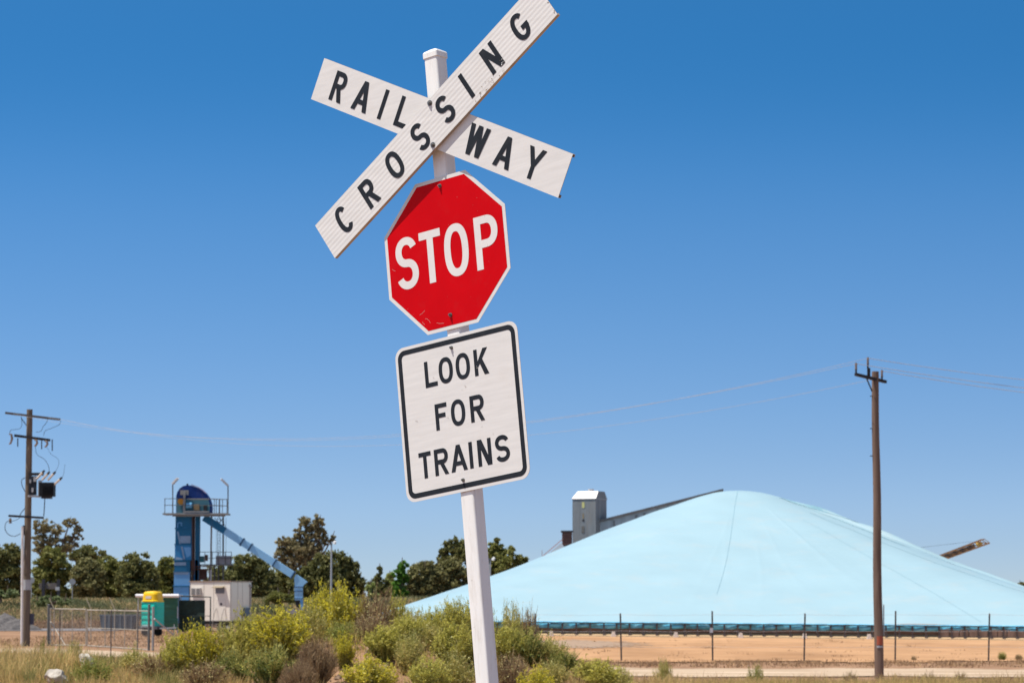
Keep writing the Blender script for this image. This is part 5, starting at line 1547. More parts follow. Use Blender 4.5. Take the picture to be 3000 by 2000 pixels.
def tree(name, label, d, blobs, kind, seed, group='trees beyond the yard', leaf=0.20, dens=1.0, trunk=None, cat='tree', clumpy=1.0, fill=True):
    rng = np.random.default_rng(seed)
    xs_ = [b[0] for b in blobs]
    cx_ = sum(xs_) / len(xs_) if trunk is None else trunk
    base = at(cx_, 1760, d); g = gzf(base.x, d)
    o = thing(name, label, cat, (base.x, d, g), group)
    parts = []; limbs = []
    sc = d / FPX
    if cat == 'tree' and fill:
        lo_ = min(b[0] - b[2] * 0.8 for b in blobs); hi_ = max(b[0] + b[2] * 0.8 for b in blobs)
        nb_ = max(2, int((hi_ - lo_) / 42))
        blobs = list(blobs) + [(lo_ + (hi_ - lo_) * (k + 0.5) / nb_, 1738, (hi_ - lo_) / nb_ * 0.62, 26) for k in range(nb_)]
    for bx_, by_, rx, ry in blobs:
        c = at(bx_, by_, d)
        c = np.array([c.x - base.x, rng.uniform(-0.35, 0.35) * rx * sc, c.z - g])
        ex, ez_ = rx * sc, ry * sc
        ey = ex * 0.9
        area = ex * ez_
        nc = max(12, int(40 * area ** 0.75 * clumpy))
        u = rng.normal(size=(nc, 3)); u /= np.linalg.norm(u, axis=1, keepdims=True)
        rad_ = rng.uniform(0.45, 0.97, size=(nc, 1))
        cc = c + u * rad_ * np.array([ex, ey, ez_])
        csz = rng.uniform(0.35, 0.75, size=nc) * (area ** 0.5) * 0.33
        per = max(12, int(34 * dens * (0.30 / leaf) ** 1.2))
        for k in range(nc):
            q = rng.normal(size=(per, 3)) * csz[k] * np.array([0.62, 0.62, 0.45])
            parts.append(quads(cc[k] + q, rng.uniform(0.6, 1.3, per) * leaf, rng, 1.5, 0.3))
        limbs.append(c)
    V, F = join(parts)
    keep = V[:, 2].reshape(-1, 4).min(1) > 0.05
    F = F[keep]
    mesh_np('crown', V, F, TM[kind], o)
    mb = MB()
    top_ = max(l[2] for l in limbs)
    hh = max(0.8, min(l[2] for l in limbs))
    mb.tube([(0, 0, -0.2), (0.05, 0, hh * 0.5), (0.0, 0.05, hh)], [0.16 + 0.022 * top_, 0.13 + 0.015 * top_, 0.10 + 0.01 * top_], 8)
    for l in limbs:
        mb.tube([(0, 0.05, hh * 0.8), (l[0] * 0.5, l[1] * 0.5, (hh * 0.8 + l[2]) / 2 + 0.1), tuple(l), (l[0] * 1.1, l[1], l[2] + 0.8)], [0.14, 0.10, 0.07, 0.03], 6)
    mb.build('trunk', BARK, o, world=False)
    return o
tree('evergreen_tree', 'dark rounded evergreen at the left picture edge behind the transformer pole', 312, [(-10, 1650, 48, 55), (30, 1630, 35, 42), (20, 1690, 50, 50), (-25, 1715, 45, 40), (55, 1705, 30, 42)], 'dark', 1)
tree('eucalyptus_tree', 'tall airy brown green gum tree rising right behind the transformer pole', 345, [(120, 1540, 30, 24), (160, 1548, 28, 26), (205, 1532, 26, 18), (228, 1552, 18, 18), (115, 1580, 26, 24), (160, 1590, 34, 26), (205, 1590, 28, 24), (228, 1572, 20, 10), (180, 1618, 26, 20), (120, 1612, 26, 22)], 'euc', 2, leaf=0.18, dens=0.62, clumpy=0.75, trunk=165, fill=False)
tree('evergreen_tree', 'yellowish green rounded tree directly right of the transformer pole', 308, [(152, 1638, 38, 36), (125, 1670, 30, 40), (185, 1670, 34, 40), (150, 1705, 52, 38), (110, 1712, 28, 32)], 'mid', 3)
tree('evergreen_tree', 'dark irregular tree peeping between the gum tree and the hedge of evergreens', 330, [(255, 1612, 30, 16), (230, 1630, 26, 20), (290, 1628, 34, 16), (215, 1622, 14, 12), (260, 1660, 48, 40)], 'dark', 4)
tree('evergreen_tree', 'olive tinted evergreen above the skip bin', 306, [(258, 1655, 34, 28), (240, 1690, 36, 40), (280, 1690, 36, 42), (255, 1722, 44, 30)], 'olive', 5)
tree('evergreen_tree', 'olive green evergreen between the skip bin and the toilet roof', 309, [(322, 1655, 38, 26), (305, 1690, 36, 42), (345, 1690, 36, 42), (325, 1725, 44, 30)], 'mid', 6)
tree('evergreen_tree', 'broad dark evergreen rising above the yellow toilet roof', 304, [(400, 1650, 48, 34), (375, 1690, 42, 44), (425, 1688, 42, 44), (400, 1730, 52, 30), (440, 1715, 24, 34)], 'dark', 7)
tree('evergreen_tree', 'mid green tree touching the left side of the blue elevator', 310, [(498, 1662, 34, 34), (475, 1690, 30, 36), (520, 1690, 36, 44), (495, 1725, 44, 32), (545, 1680, 30, 50)], 'mid', 8)
tree('evergreen_tree', 'dark evergreen seen under the blue chute behind the cabin', 304, [(720, 1650, 42, 34), (695, 1690, 40, 44), (760, 1680, 44, 44), (735, 1725, 58, 32), (670, 1710, 40, 46), (640, 1700, 40, 50), (790, 1715, 36, 40)], 'dark', 9)
tree('evergreen_tree', 'dark low tree filling the gap behind the lower end of the blue chute', 312, [(830, 1690, 34, 30), (800, 1712, 32, 34), (862, 1712, 32, 34), (835, 1735, 44, 26)], 'mid', 24)
tree('eucalyptus_tree', 'tall brownish gum tree with a narrow top above the blue chute', 335, [(898, 1532, 24, 24), (935, 1528, 18, 22), (880, 1560, 20, 20), (915, 1566, 28, 26), (940, 1560, 16, 24), (835, 1590, 26, 20), (870, 1606, 40, 32), (825, 1622, 28, 24), (910, 1612, 40, 34), (860, 1650, 52, 36), (955, 1585, 14, 14), (972, 1575, 12, 12)], 'euc', 10, leaf=0.18, dens=0.75, trunk=890)
tree('evergreen_tree', 'large dark evergreen behind the lamp post right of the chute', 306, [(985, 1650, 46, 40), (940, 1660, 40, 40), (1025, 1672, 34, 40), (910, 1700, 44, 44), (985, 1705, 56, 44), (1040, 1715, 32, 40), (880, 1715, 34, 36)], 'dark', 11)
tree('feathery_tree', 'small dark spiky tree left of the bright green tree', 300, [(1112, 1672, 8, 18), (1105, 1700, 16, 22), (1120, 1720, 20, 26), (1090, 1715, 14, 18), (1110, 1750, 22, 24)], 'dark', 12, leaf=0.22)
tree('light_shrub_tree', 'pale green tree showing between the spiky tree and the bright green tree', 320, [(1142, 1692, 14, 20), (1146, 1722, 16, 26)], 'light', 13, leaf=0.22)
tree('bright_tree', 'narrow vivid green tree between the dark trees left of the sign post', 298, [(1178, 1655, 17, 14), (1165, 1680, 15, 18), (1182, 1690, 14, 22), (1168, 1715, 18, 24), (1178, 1745, 18, 20)], 'bright', 14, leaf=0.22)
tree('evergreen_tree', 'brownish green round tree left of the sign post, right of the bright green tree', 302, [(1245, 1664, 40, 26), (1215, 1695, 36, 34), (1270, 1695, 38, 36), (1240, 1725, 52, 32), (1225, 1750, 40, 26)], 'olive', 15)
tree('evergreen_tree', 'round olive tree partly hidden by the sign post above the tip of the tarpaulin', 304, [(1320, 1662, 44, 30), (1345, 1690, 40, 34), (1295, 1700, 36, 36), (1330, 1725, 50, 30)], 'olive', 16)
tree('evergreen_tree', 'taller dark tree behind the olive trees just left of the sign post', 332, [(1335, 1598, 34, 26), (1305, 1620, 22, 22), (1350, 1630, 38, 34), (1310, 1640, 30, 24), (1395, 1620, 30, 40)], 'dark', 17)
tree('evergreen_tree', 'dark tree right of the sign post behind the slope of the tarpaulin', 318, [(1455, 1598, 22, 22), (1450, 1625, 28, 28), (1490, 1628, 34, 26), (1525, 1645, 26, 20), (1470, 1665, 50, 36), (1420, 1650, 34, 50)], 'mid', 18)
tree('evergreen_tree', 'sliver of an olive tree at the right picture edge behind the pile', 300, [(3010, 1715, 30, 14), (2990, 1722, 22, 9), (3035, 1710, 30, 22), (3015, 1740, 40, 24)], 'olive', 19)
tree('shrub', 'low dark shrub beneath the blue chute', 268, [(815, 1745, 26, 18), (845, 1752, 22, 16), (800, 1760, 26, 14)], 'mid', 20, 'shrubs under the far trees', 0.22, 1.0, None, 'shrub')
tree('shrub', 'orange green shrub left of the spiky dark tree', 285, [(1085, 1722, 15, 16), (1092, 1742, 18, 14)], 'light', 21, 'shrubs under the far trees', 0.2, 1.0, None, 'shrub')
tree('shrub', 'green shrub on the bank right of the timber barrier', 275, [(150, 1757, 40, 12), (110, 1765, 26, 10), (190, 1762, 24, 10)], 'shrub', 22, 'shrubs under the far trees', 0.18, 0.8, None, 'shrub')
tree('shrub', 'grey green shrub on the bank at the far left', 280, [(20, 1738, 40, 13), (-20, 1742, 26, 12)], 'shrub', 23, 'shrubs under the far trees', 0.18, 0.8, None, 'shrub')

# ------------------------------------------------------------------ weeds and bushes
STEMG = leafm('weed_stem_green', [(0.0, (0.293, 0.302, 0.079)), (0.5, (0.499, 0.485, 0.129)), (1.0, (0.792, 0.683, 0.226))], 0.7, 0.1)
STEMB = leafm('weed_stem_dry', [(0.0, (0.196, 0.126, 0.075)), (0.5, (0.370, 0.252, 0.141)), (1.0, (0.652, 0.473, 0.264))], 0.8, 0.1)
FLY = leafm('mustard_flower', [(0.0, (0.483, 0.437, 0.033)), (0.5, (0.667, 0.586, 0.033)), (1.0, (0.805, 0.701, 0.099))], 0.6, 0.25)
FLP = leafm('pale_flower', [(0.0, (0.414, 0.391, 0.077)), (0.5, (0.598, 0.552, 0.099)), (1.0, (0.759, 0.690, 0.187))], 0.6, 0.25)
FLG = leafm('seed_head', [(0.0, (0.435, 0.378, 0.145)), (0.5, (0.680, 0.592, 0.237)), (1.0, (0.850, 0.832, 0.399))], 0.7, 0.2)
LFG = leafm('weed_leaf', [(0.0, (0.104, 0.139, 0.030)), (0.5, (0.219, 0.265, 0.058)), (1.0, (0.440, 0.466, 0.123))], 0.6, 0.25)
LFS = leafm('weed_leaf_grey', [(0.0, (0.277, 0.242, 0.079)), (0.5, (0.516, 0.424, 0.139)), (1.0, (0.850, 0.710, 0.260))], 0.6, 0.25)
LFD = leafm('weed_leaf_dark', [(0.0, (0.053, 0.076, 0.020)), (0.5, (0.117, 0.151, 0.036)), (1.0, (0.265, 0.277, 0.066))], 0.6, 0.2)
LFY = leafm('weed_leaf_yellow', [(0.0, (0.172, 0.167, 0.039)), (0.5, (0.368, 0.351, 0.088)), (1.0, (0.575, 0.535, 0.176))], 0.6, 0.25)
# kind: stem material, leaf material, flower material, stems, leaves, flowers
BK = {
    'yellow': (STEMG, LFY, FLY, 150, 1300, 7000),
    'lime': (STEMG, LFY, FLP, 160, 1500, 6000),
    'grey': (STEMG, LFS, FLG, 130, 2100, 900),
    'dark': (STEMG, LFD, FLP, 90, 2300, 160),
    'dry': (STEMB, None, FLG, 200, 0, 700),
    'dead': (STEMB, None, None, 330, 0, 0),
    'green': (STEMG, LFG, None, 90, 1800, 0),
}
PROTO = {}
def bush_proto(kind, var):
    """unit bush: radius 0.5, height 1"""
    if (kind, var) in PROTO: return PROTO[(kind, var)]
    sm, lm, fm, ns, nl, nf = BK[kind]
    rng = np.random.default_rng(hash_seed(kind, var))
    def dome(n):
        r = np.sqrt(rng.uniform(0, 1, n)) * 0.5
        a = rng.uniform(0, 2 * np.pi, n)
        zz = (0.30 + 0.70 * np.sqrt(np.clip(1 - (r / 0.52) ** 2, 0, 1))) * (1 + rng.normal(0, 0.09, n))
        lobes = 1 + 0.13 * np.sin(3 * a + var * 2) + 0.10 * np.sin(5 * a + 1.3 * var)
        return r * lobes, a, zz * (1 + 0.10 * np.sin(4 * a + var)) * np.where(rng.uniform(0, 1, n) < 0.10, rng.uniform(1.05, 1.2, n), 1)
    r, a, zt_ = dome(ns)
    b0 = np.stack([0.25 * r * np.cos(a), 0.25 * r * np.sin(a), np.zeros(ns)], 1)
    tip = np.stack([r * np.cos(a), r * np.sin(a), zt_], 1)
    mid_ = b0 * 0.45 + tip * 0.55; mid_[:, 2] += 0.06; mid_ += rng.normal(0, 0.025, (ns, 3))
    t = np.linspace(0, 1, 6)[None, :, None]
    stems = (1 - t) ** 2 * b0[:, None] + 2 * t * (1 - t) * mid_[:, None] + t * t * tip[:, None]
    parts = [sticks(stems, 0.008, 0.0035)]
    # side twigs
    nt_ = ns * 9
    si = rng.integers(0, ns, nt_); f = rng.uniform(0.35, 0.98, nt_)
    def along(si, f):
        f = f[:, None]
        return (1 - f) ** 2 * b0[si] + 2 * f * (1 - f) * mid_[si] + f * f * tip[si]
    p0 = along(si, f)
    dirn = rng.normal(size=(nt_, 3)) * 0.7; dirn[:, 2] = np.abs(dirn[:, 2]) + 0.9
    dirn /= np.linalg.norm(dirn, axis=1, keepdims=True)
    ln = (0.04 + 0.17 * rng.uniform(0, 1, nt_) ** 2)[:, None]
    p1 = p0 + dirn * ln
    tw = np.stack([p0, (p0 + p1) / 2 + rng.normal(0, 0.008, (nt_, 3)), p1], 1)
    parts.append(sticks(tw, 0.0036, 0.0018))
    V, F = join(parts)
    out_ = [('stems', mesh_np('stems', V, F, sm))]
    if nl and lm:
        si = rng.integers(0, ns, nl); f = rng.uniform(0.05, 0.82, nl)
        c = along(si, f) + rng.normal(0, 0.045, (nl, 3)) * (0.5 + f[:, None])
        c[:, 2] = np.abs(c[:, 2]) + 0.01
        V, F = quads(c, rng.uniform(0.018, 0.055, nl) * (1.25 - 0.6 * f), rng, 2.0, 0.2)
        out_.append(('leaves', mesh_np('leaves', V, F, lm)))
    if nf and fm:
        k = rng.integers(0, nt_, nf)
        c = p0[k] + (p1 - p0)[k] * rng.uniform(0.2, 1.15, (nf, 1)) + rng.normal(0, 0.008, (nf, 3))
        keep = c[:, 2] > (0.30 if kind in ('yellow', 'lime') else 0.3) * (0.6 + 0.8 * rng.uniform(0, 1, nf))
        c = c[keep]
        V, F = quads(c, rng.uniform(0.012, 0.029, len(c)), rng, 2.0, 0.0)
        out_.append(('flowers' if kind in ('yellow', 'lime', 'dark') else 'seed_heads', mesh_np('flowers', V, F, fm)))
    for n_, o_ in out_:
        COL.objects.unlink(o_)
    PROTO[(kind, var)] = out_
    return out_
def hash_seed(kind, var):
    return sum(ord(ch) for ch in kind) * 31 + var * 977
brng = random.Random(11)
NB = [0]
def bush(label, px, ytop, wpx, d, kind, cat='bush', name=None, group='weedy bushes on the dirt mound'):
    NB[0] += 1
    t_ = at(px, ytop, d)
    g = gzf(t_.x, d)
    h = max(0.18, t_.z - g + 0.05)
    wd = wpx * d / FPX
    nm = name or {'yellow': 'mustard_bush', 'lime': 'mustard_bush', 'grey': 'grey_bush', 'dark': 'leafy_bush', 'dry': 'dry_bush', 'dead': 'dead_bush', 'green': 'green_weed'}[kind]
    o = thing(nm, label, cat, (t_.x, d, g - 0.04), group, rz=brng.uniform(0, 6.28))
    o.scale = (wd * 1.03, wd * brng.uniform(0.9, 1.1), h)
    o.rotation_euler.x = brng.uniform(-0.10, 0.10); o.rotation_euler.y = brng.uniform(-0.06, 0.10)
    for n_, src in bush_proto(kind, NB[0] % 4):
        c_ = src.copy()
        c_.name = n_
        COL.objects.link(c_)
        c_.parent = o
    return o
# along the crest, far side
bush('yellow mustard bush on the crest of the mound just right of the chute spout', 935, 1752, 130, 56.5, 'yellow')
bush('tallest yellow mustard bush on the crest below the lamp post', 1005, 1738, 160, 56.2, 'yellow')
bush('brown grey dry bush on the crest right of the tallest mustard', 1095, 1752, 150, 56.0, 'dry')
bush('yellow tipped bush on the crest below the spiky dark tree', 1165, 1768, 90, 56.3, 'lime')
bush('grey sparse bush in front of the left tip of the tarpaulin', 1215, 1790, 110, 55.5, 'grey')
bush('pale lime bush in front of the tarpaulin left of the post', 1275, 1792, 110, 55.2, 'lime')
bush('large lime yellow bush immediately left of the sign post', 1340, 1768, 130, 55.0, 'lime')
bush('lime bush directly behind the sign post', 1405, 1778, 110, 55.4, 'lime')
bush('tall grey seed stalk bush right of the sign post', 1490, 1782, 100, 55.4, 'grey')
bush('dusty bush at the foot of the tarpaulin right of the post', 1535, 1805, 90, 55.8, 'dry')
# left shoulder
bush('yellow green bush at the left end of the mound below the cabin', 520, 1868, 120, 55.0, 'lime')
bush('yellow mustard bush below the white cabin door', 595, 1842, 140, 54.6, 'yellow')
bush('grey green bush between two mustards below the cabin corner', 668, 1835, 120, 54.8, 'grey')
bush('pale lime bush below the right wall of the cabin', 735, 1806, 130, 54.4, 'lime')
bush('brightest yellow mustard bush in the middle of the left shoulder', 825, 1796, 190, 53.2, 'yellow')
bush('grey green bush between the brightest mustard and the crest', 905, 1782, 110, 54.8, 'grey')
bush('green leafy bush under the tallest mustard', 1005, 1822, 130, 53.6, 'green', cat='bush')
bush('small yellow mustard right of the dead brown bush', 1010, 1868, 90, 52.0, 'yellow')
bush('dark dry bush under the crest above the bare soil', 1080, 1812, 120, 54.0, 'dry')
# middle
bush('lime mustard bush on the slope left of the bare orange soil', 1130, 1842, 140, 52.0, 'lime')
bush('small lime bush above the bare orange soil', 1190, 1812, 110, 53.0, 'lime')
bush('grey green bush hugging the bare orange soil', 1195, 1865, 110, 51.5, 'grey')
bush('grey bush right of the bare orange soil', 1260, 1830, 110, 53.0, 'grey')
bush('big lime bush filling the slope left of the post', 1330, 1835, 150, 52.0, 'lime')
bush('grey green bush touching the left of the post', 1400, 1850, 110, 52.2, 'grey')
bush('lime green bush just right of the post', 1485, 1838, 110, 53.2, 'lime')
bush('dark green leafy bush right of the post', 1545, 1842, 120, 53.2, 'dark')
bush('olive bush sloping to the right of the dark leafy one', 1605, 1872, 120, 53.4, 'grey')
bush('dark green bush at the right end of the mound', 1650, 1905, 100, 53.0, 'dark')
# front
bush('dark leafy bush below the brightest mustard', 790, 1892, 170, 51.0, 'dark')
bush('dark leafy bush at the lower left of the mound', 680, 1905, 130, 52.0, 'dark')
bush('dead brown tumble bush in the hollow', 925, 1885, 130, 50.6, 'dead')
bush('second dead brown bush lower down in the hollow', 880, 1950, 120, 49.6, 'dead')
bush('yellow mustard at the bottom edge of the picture left of the post', 1085, 1938, 170, 49.6, 'yellow')
bush('lime bush at the bottom edge close to the post', 1250, 1935, 140, 49.8, 'lime')
bush('grey bush at the bottom edge touching the post', 1340, 1915, 130, 50.2, 'grey')
bush('brown dry bush right of the post near the bottom edge', 1500, 1925, 130, 50.6, 'dry')
bush('yellow mustard at the bottom edge right of the post', 1570, 1968, 120, 49.6, 'yellow')
bush('grey green bush at the bottom right of the mound', 1620, 1938, 120, 51.0, 'grey')
bush('lime bush alone at the right foot of the mound', 1745, 1940, 160, 52.5, 'lime')
bush('grey bush at the right foot of the mound beside the lone lime bush', 1815, 1962, 110, 53.0, 'grey')
bush('low dry bush at the bottom edge below the cabin', 600, 1948, 170, 51.5, 'dry')
bush('low dry bush at the bottom left of the mound', 460, 1925, 150, 55.0, 'dry')
bush('pale weed clump at the left foot of the mound', 400, 1905, 110, 57.0, 'grey')
# left verge plants
bush('green weed between the two pale rocks', 272, 1925, 140, 53.6, 'green', cat='weed')
bush('thin dark weed stalks behind the upper pale rock', 222, 1880, 50, 60.5, 'dark', cat='weed')
bush('single green stalk right of the transformer pole foot', 118, 1868, 20, 62.0, 'green', cat='weed', group='small weeds on the verge')
# right verge plants
bush('green weed standing at the near edge of the track left of the timber pole', 2218, 1945, 60, 72.0, 'green', cat='weed', group='small weeds on the verge')
bush('thin olive weed at the near edge of the track right of the mound', 1948, 1938, 60, 68.0, 'grey', cat='weed', group='small weeds on the verge')
bush('dry weed on the verge at the left foot of the timber pole', 2490, 1976, 60, 74.0, 'dry', cat='weed', group='small weeds on the verge')
bush('dry weed on the verge right of the timber pole', 2720, 1978, 70, 73.0, 'dry', cat='weed', group='small weeds on the verge')
bush('dry weed on the verge toward the right picture edge', 2815, 1974, 60, 74.0, 'dry', cat='weed', group='small weeds on the verge')
bush('larger dark tussock at the fence line right of the last picket', 2935, 1910, 34, 115.5, 'dark', cat='tussock', name='tussock', group='tussocks at the fence line')
bush('smaller dark tussock at the fence line by the right picture edge', 2985, 1918, 26, 115.0, 'dry', cat='tussock', name='tussock', group='tussocks at the fence line')
bush('small tussock at the fence line right of the timber pole', 2676, 1922, 18, 115.0, 'dry', cat='tussock', name='tussock', group='tussocks at the fence line')

# ------------------------------------------------------------------ rocks
def rock(label, px, py, wpx, hpx, d, seed, m, name='rock', cat='rock', group='pale rocks in the grass'):
    rng = np.random.default_rng(seed)
    c = at(px, py, d); g = gzf(c.x, d)
    import bmesh
    bm = bmesh.new()
    bmesh.ops.create_icosphere(bm, subdivisions=4, radius=1.0)
    W_, H_ = wpx * d / FPX / 2, hpx * d / FPX / 2
    ph = rng.uniform(0, 6, 6)
    pl_ = rng.normal(size=(16, 3)); pl_ /= np.linalg.norm(pl_, axis=1, keepdims=True)
    for v in bm.verts:
        p = np.array(v.co)
        for q in pl_:
            dd = p @ q
            lim = 0.52 + 0.22 * ((q[0] * 7.3 + q[1] * 3.1) % 1)
            if dd > lim: p = p - q * (dd - lim) * 0.95
        k = 1 + 0.10 * math.sin(5 * p[0] + ph[0]) * math.sin(4 * p[2] + ph[1]) + 0.05 * math.sin(11 * p[1] + ph[2])
        v.co = Vector((p[0] * W_ * 1.25 * k, p[1] * W_ * 1.0 * k, p[2] * H_ * 1.25 * k))
    me = bpy.data.meshes.new(name); bm.to_mesh(me); bm.free()
    me.materials.append(m)
    o = bpy.data.objects.new(name, me); COL.objects.link(o)
    o.location = (c.x, d, g + H_ * 0.85)
    o.rotation_euler = (0, rng.uniform(-0.3, 0.3), rng.uniform(0, 6))
    tag(o, label, cat, group)
ROCK = surf('pale_rock', (0.44, 0.40, 0.35), 0.9, 0.2, 3.0, dirt=(0.16, 0.12, 0.09), dirt_amt=0.8, dirt_scale=5.0, bump=0.8)
rock('upper pale rock in the grass left of the mound', 258, 1912, 64, 56, 59.0, 1, ROCK)
rock('lower pale rock in the grass nearest the bottom left corner', 166, 1954, 66, 50, 54.6, 2, ROCK)
rock('small pale stone at the bottom edge under the lower rock', 186, 1988, 24, 20, 53.4, 3, ROCK)
rock('dark broken block at the bottom edge right of the mound', 1880, 1984, 46, 30, 57.0, 4, surf('dark_block', (0.12, 0.11, 0.11), 0.8, 0.3, 4), 'broken_block', 'block', None)

# ------------------------------------------------------------------ grass, soil clods, far weeds
def blades(P, H, Wd, lean, rng):
    n = len(P)
    a = rng.uniform(0, 2 * np.pi, n)
    side = np.stack([np.cos(a), np.sin(a), np.zeros(n)], 1) * (Wd / 2)[:, None]
    b = rng.uniform(0, 2 * np.pi, n)
    ln = np.stack([np.cos(b), np.sin(b), np.zeros(n)], 1) * (lean * H)[:, None]
    up_ = np.array([0, 0, 1.0])[None] * H[:, None]
    m = P + up_ * 0.6 + ln * 0.35
    t = P + up_ + ln
    V = np.stack([P - side, P + side, m + side * 0.8, m - side * 0.8, t + side * 0.25, t - side * 0.25], 1).reshape(-1, 3)
    i = np.arange(n)[:, None] * 6
    F = np.concatenate([i + np.array([[0, 1, 2, 3]]), i + np.array([[3, 2, 4, 5]])], 0)
    return V, F
def clumps(n, nper, xr, yr, rng, spread, dens=None):
    cx_ = rng.uniform(*xr, n); cy_ = rng.uniform(*yr, n)
    if dens is not None:
        k = rng.uniform(0, 1, n) < dens(cx_, cy_)
        cx_, cy_ = cx_[k], cy_[k]
    n = len(cx_)
    x = np.repeat(cx_, nper) + rng.normal(0, spread, n * nper)
    y = np.repeat(cy_, nper) + rng.normal(0, spread, n * nper)
    hs_ = np.repeat(rng.uniform(0.55, 1.25, n), nper)
    return x, y, hs_
GRASS = leafm('dry_grass', [(0.0, (0.294, 0.218, 0.088)), (0.35, (0.568, 0.408, 0.167)), (0.7, (0.840, 0.607, 0.271)), (1.0, (0.336, 0.342, 0.096))], 0.7, 0.3)
GRASSG = leafm('green_grass', [(0.0, (0.123, 0.148, 0.043)), (0.5, (0.263, 0.272, 0.087)), (1.0, (0.490, 0.429, 0.160))], 0.7, 0.3)
rng = np.random.default_rng(21)
def grass(name, n, nper, xr, yr, h, wdt, spread, m, dens=None, lean=0.45):
    x, y, hs_ = clumps(n, nper, xr, yr, rng, spread, dens)
    P = np.stack([x, y, gz(x, y) - 0.02], 1)
    H = h * hs_ * rng.uniform(0.5, 1.15, len(x))
    V, F = blades(P, H, np.full(len(x), wdt) * rng.uniform(0.7, 1.3, len(x)), rng.uniform(0, lean, len(x)), rng)
    o = mesh_np(name, V, F, m)
    return tag(o, kind='stuff')
def clear(x, y):
    k1 = (np.abs(x + 8.23 * y / 58) < 0.30) & (y > 56.0) & (y < 59.4)
    k2 = (np.abs(x + 8.54 * y / 56) < 0.30) & (y > 51.6) & (y < 55.0)
    return np.where(k1 | k2, 0.03, 1.0)
patg = lambda x, y: np.sin(x * 1.6 + 0.8 * y) * np.sin(y * 0.9 - 0.7 * x) + 0.5 * np.sin(x * 3.3 + y)
tag(grass('dry_grass', 2600, 26, (-11.5, -4.6), (51, 67), 0.27, 0.010, 0.10, GRASS, lambda x, y: clear(x, y) * np.clip(0.65 - 0.5 * patg(x, y), 0.15, 1)), 'tall dry straw grass on the near verge at the lower left', 'grass')
tag(grass('straw_grass', 260, 34, (-11.5, -8.6), (54, 62), 0.46, 0.012, 0.14, GRASS, clear, 0.7), 'tallest arching straw grass in the bottom left corner', 'grass')
tag(grass('green_grass', 1700, 22, (-10.8, -4.4), (51, 66), 0.29, 0.011, 0.10, GRASSG, lambda x, y: clear(x, y) * np.clip(0.3 + 0.9 * patg(x, y), 0.02, 1)), 'greener grass tufts mixed into the verge at the lower left', 'grass')
tag(grass('mound_grass', 900, 18, (-6.5, 2.5), (47.5, 57), 0.26, 0.009, 0.09, GRASS), 'short dry grass scattered over the dirt mound', 'grass')
tag(grass('verge_grass', 3600, 22, (0.6, 14), (56, 79), 0.27, 0.010, 0.10, GRASS, None, 0.6), 'short dry grass along the near edge of the track at the lower right', 'grass')
pat2 = lambda x, y: np.sin(x * 1.7 + y * 0.5) * np.sin(y * 0.9 - x * 0.6) + 0.5 * np.sin(x * 4.1)
DRYW = leafm('dry_weeds', [(0.0, (0.196, 0.121, 0.070)), (0.5, (0.390, 0.252, 0.140)), (1.0, (0.620, 0.403, 0.219))], 0.8, 0.2)
tag(grass('fence_weeds', 2600, 12, (-1.0, 23), (102.5, 114), 0.13, 0.026, 0.22, DRYW, lambda x, y: np.clip(0.35 + 0.5 * pat2(x, y), 0.06, 1) * np.exp(-((y - 108.5) / 5.0) ** 4), 1.0), 'strip of low brown weeds along the foot of the picket fence', 'weeds')
BANKW = leafm('bank_weeds', [(0.0, (0.102, 0.136, 0.051)), (0.4, (0.221, 0.224, 0.094)), (0.7, (0.459, 0.344, 0.174)), (1.0, (0.646, 0.480, 0.261))], 0.8, 0.2)
pat = lambda x, y: np.sin(x * 0.37 + 1.2) * np.sin(y * 0.21 + x * 0.11) + 0.5 * np.sin(x * 0.9 + y * 0.4)
BANKG = leafm('bank_green', [(0.0, (0.07, 0.085, 0.035)), (0.5, (0.13, 0.15, 0.07)), (1.0, (0.24, 0.24, 0.13))], 0.8, 0.2)
BANKB = leafm('bank_brown', [(0.0, (0.14, 0.095, 0.065)), (0.5, (0.26, 0.18, 0.12)), (1.0, (0.40, 0.29, 0.19))], 0.8, 0.2)
tag(grass('bank_weeds', 7500, 12, (-60, 0), (262, 298), 0.34, 0.08, 0.55, BANKW, lambda x, y: np.clip(0.45 - 0.6 * pat(x, y), 0.05, 1), 1.0), 'dry straw coloured weeds covering the far bank below the trees', 'weeds')
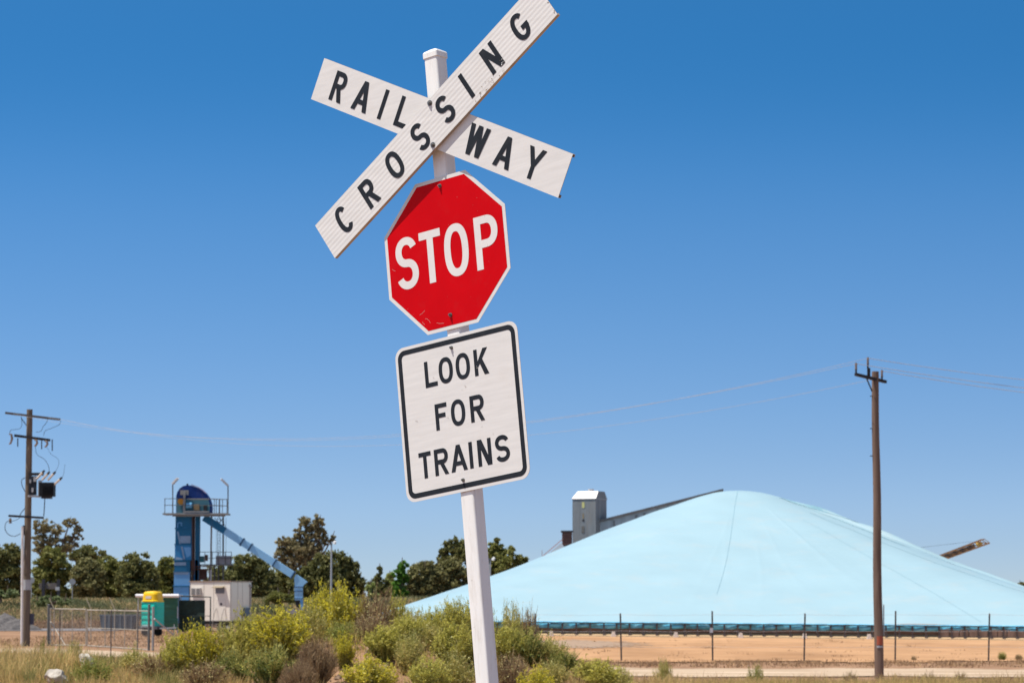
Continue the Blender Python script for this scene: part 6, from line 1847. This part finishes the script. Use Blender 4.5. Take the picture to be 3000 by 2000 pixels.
tag(grass('green_weeds', 6500, 14, (-60, 0), (264, 299), 0.42, 0.09, 0.6, BANKG, lambda x, y: np.clip(0.25 + 0.9 * pat(x, y), 0.02, 1), 1.0), 'green and grey weed patches on the far bank below the trees', 'weeds')
tag(grass('brown_weeds', 4500, 12, (-60, 0), (250, 275), 0.26, 0.07, 0.6, BANKB, None, 1.1), 'brown withered weeds at the foot of the far bank', 'weeds')
tag(grass('yard_weeds', 900, 14, (-30, -8), (150, 225), 0.16, 0.04, 0.4, DRYW, None, 0.9), 'sparse brown weeds over the bare soil behind the gate', 'weeds')
tag(grass('verge_weeds', 900, 26, (0.8, 14), (60, 80), 0.34, 0.010, 0.16, DRYW, lambda x, y: np.clip(pat2(x * 0.8, y), 0.02, 1), 0.9), 'brown dry weed patches along the near edge of the track', 'weeds')
tag(grass('yard_tufts', 420, 12, (-1, 24), (114, 188), 0.13, 0.03, 0.16, DRYW, lambda x, y: np.clip(pat2(x * 0.5, y * 0.3), 0.03, 1), 1.0), 'scattered brown tufts on the bare orange yard', 'weeds')
# clods of soil on the mound
x = rng.uniform(-6.0, 2.6, 2600); y = rng.uniform(47.5, 56, 2600)
c = np.stack([x, y, gz(x, y) + 0.005], 1)
parts = []
sz = rng.uniform(0.02, 0.09, len(c)) * rng.uniform(0.4, 1, len(c))
octa = np.array([(1, 0, 0), (0, 1, 0), (-1, 0, 0), (0, -1, 0), (0, 0, 1), (0, 0, -1)], float)
Vc = (c[:, None, :] + octa[None] * sz[:, None, None] * rng.uniform(0.6, 1.3, (len(c), 6, 1)))
tri = np.array([(0, 1, 4), (1, 2, 4), (2, 3, 4), (3, 0, 4), (1, 0, 5), (2, 1, 5), (3, 2, 5), (0, 3, 5)])
Fc = (np.arange(len(c))[:, None, None] * 6 + tri[None]).reshape(-1, 3)
tag(mesh_np('soil_clods', Vc.reshape(-1, 3), Fc, leafm('clod', [(0.0, (0.12, 0.08, 0.055)), (0.5, (0.22, 0.15, 0.105)), (1.0, (0.36, 0.24, 0.16))], 0.95, 0.0)), 'crumbled brown clods of earth over the mound', 'soil', kind='stuff')
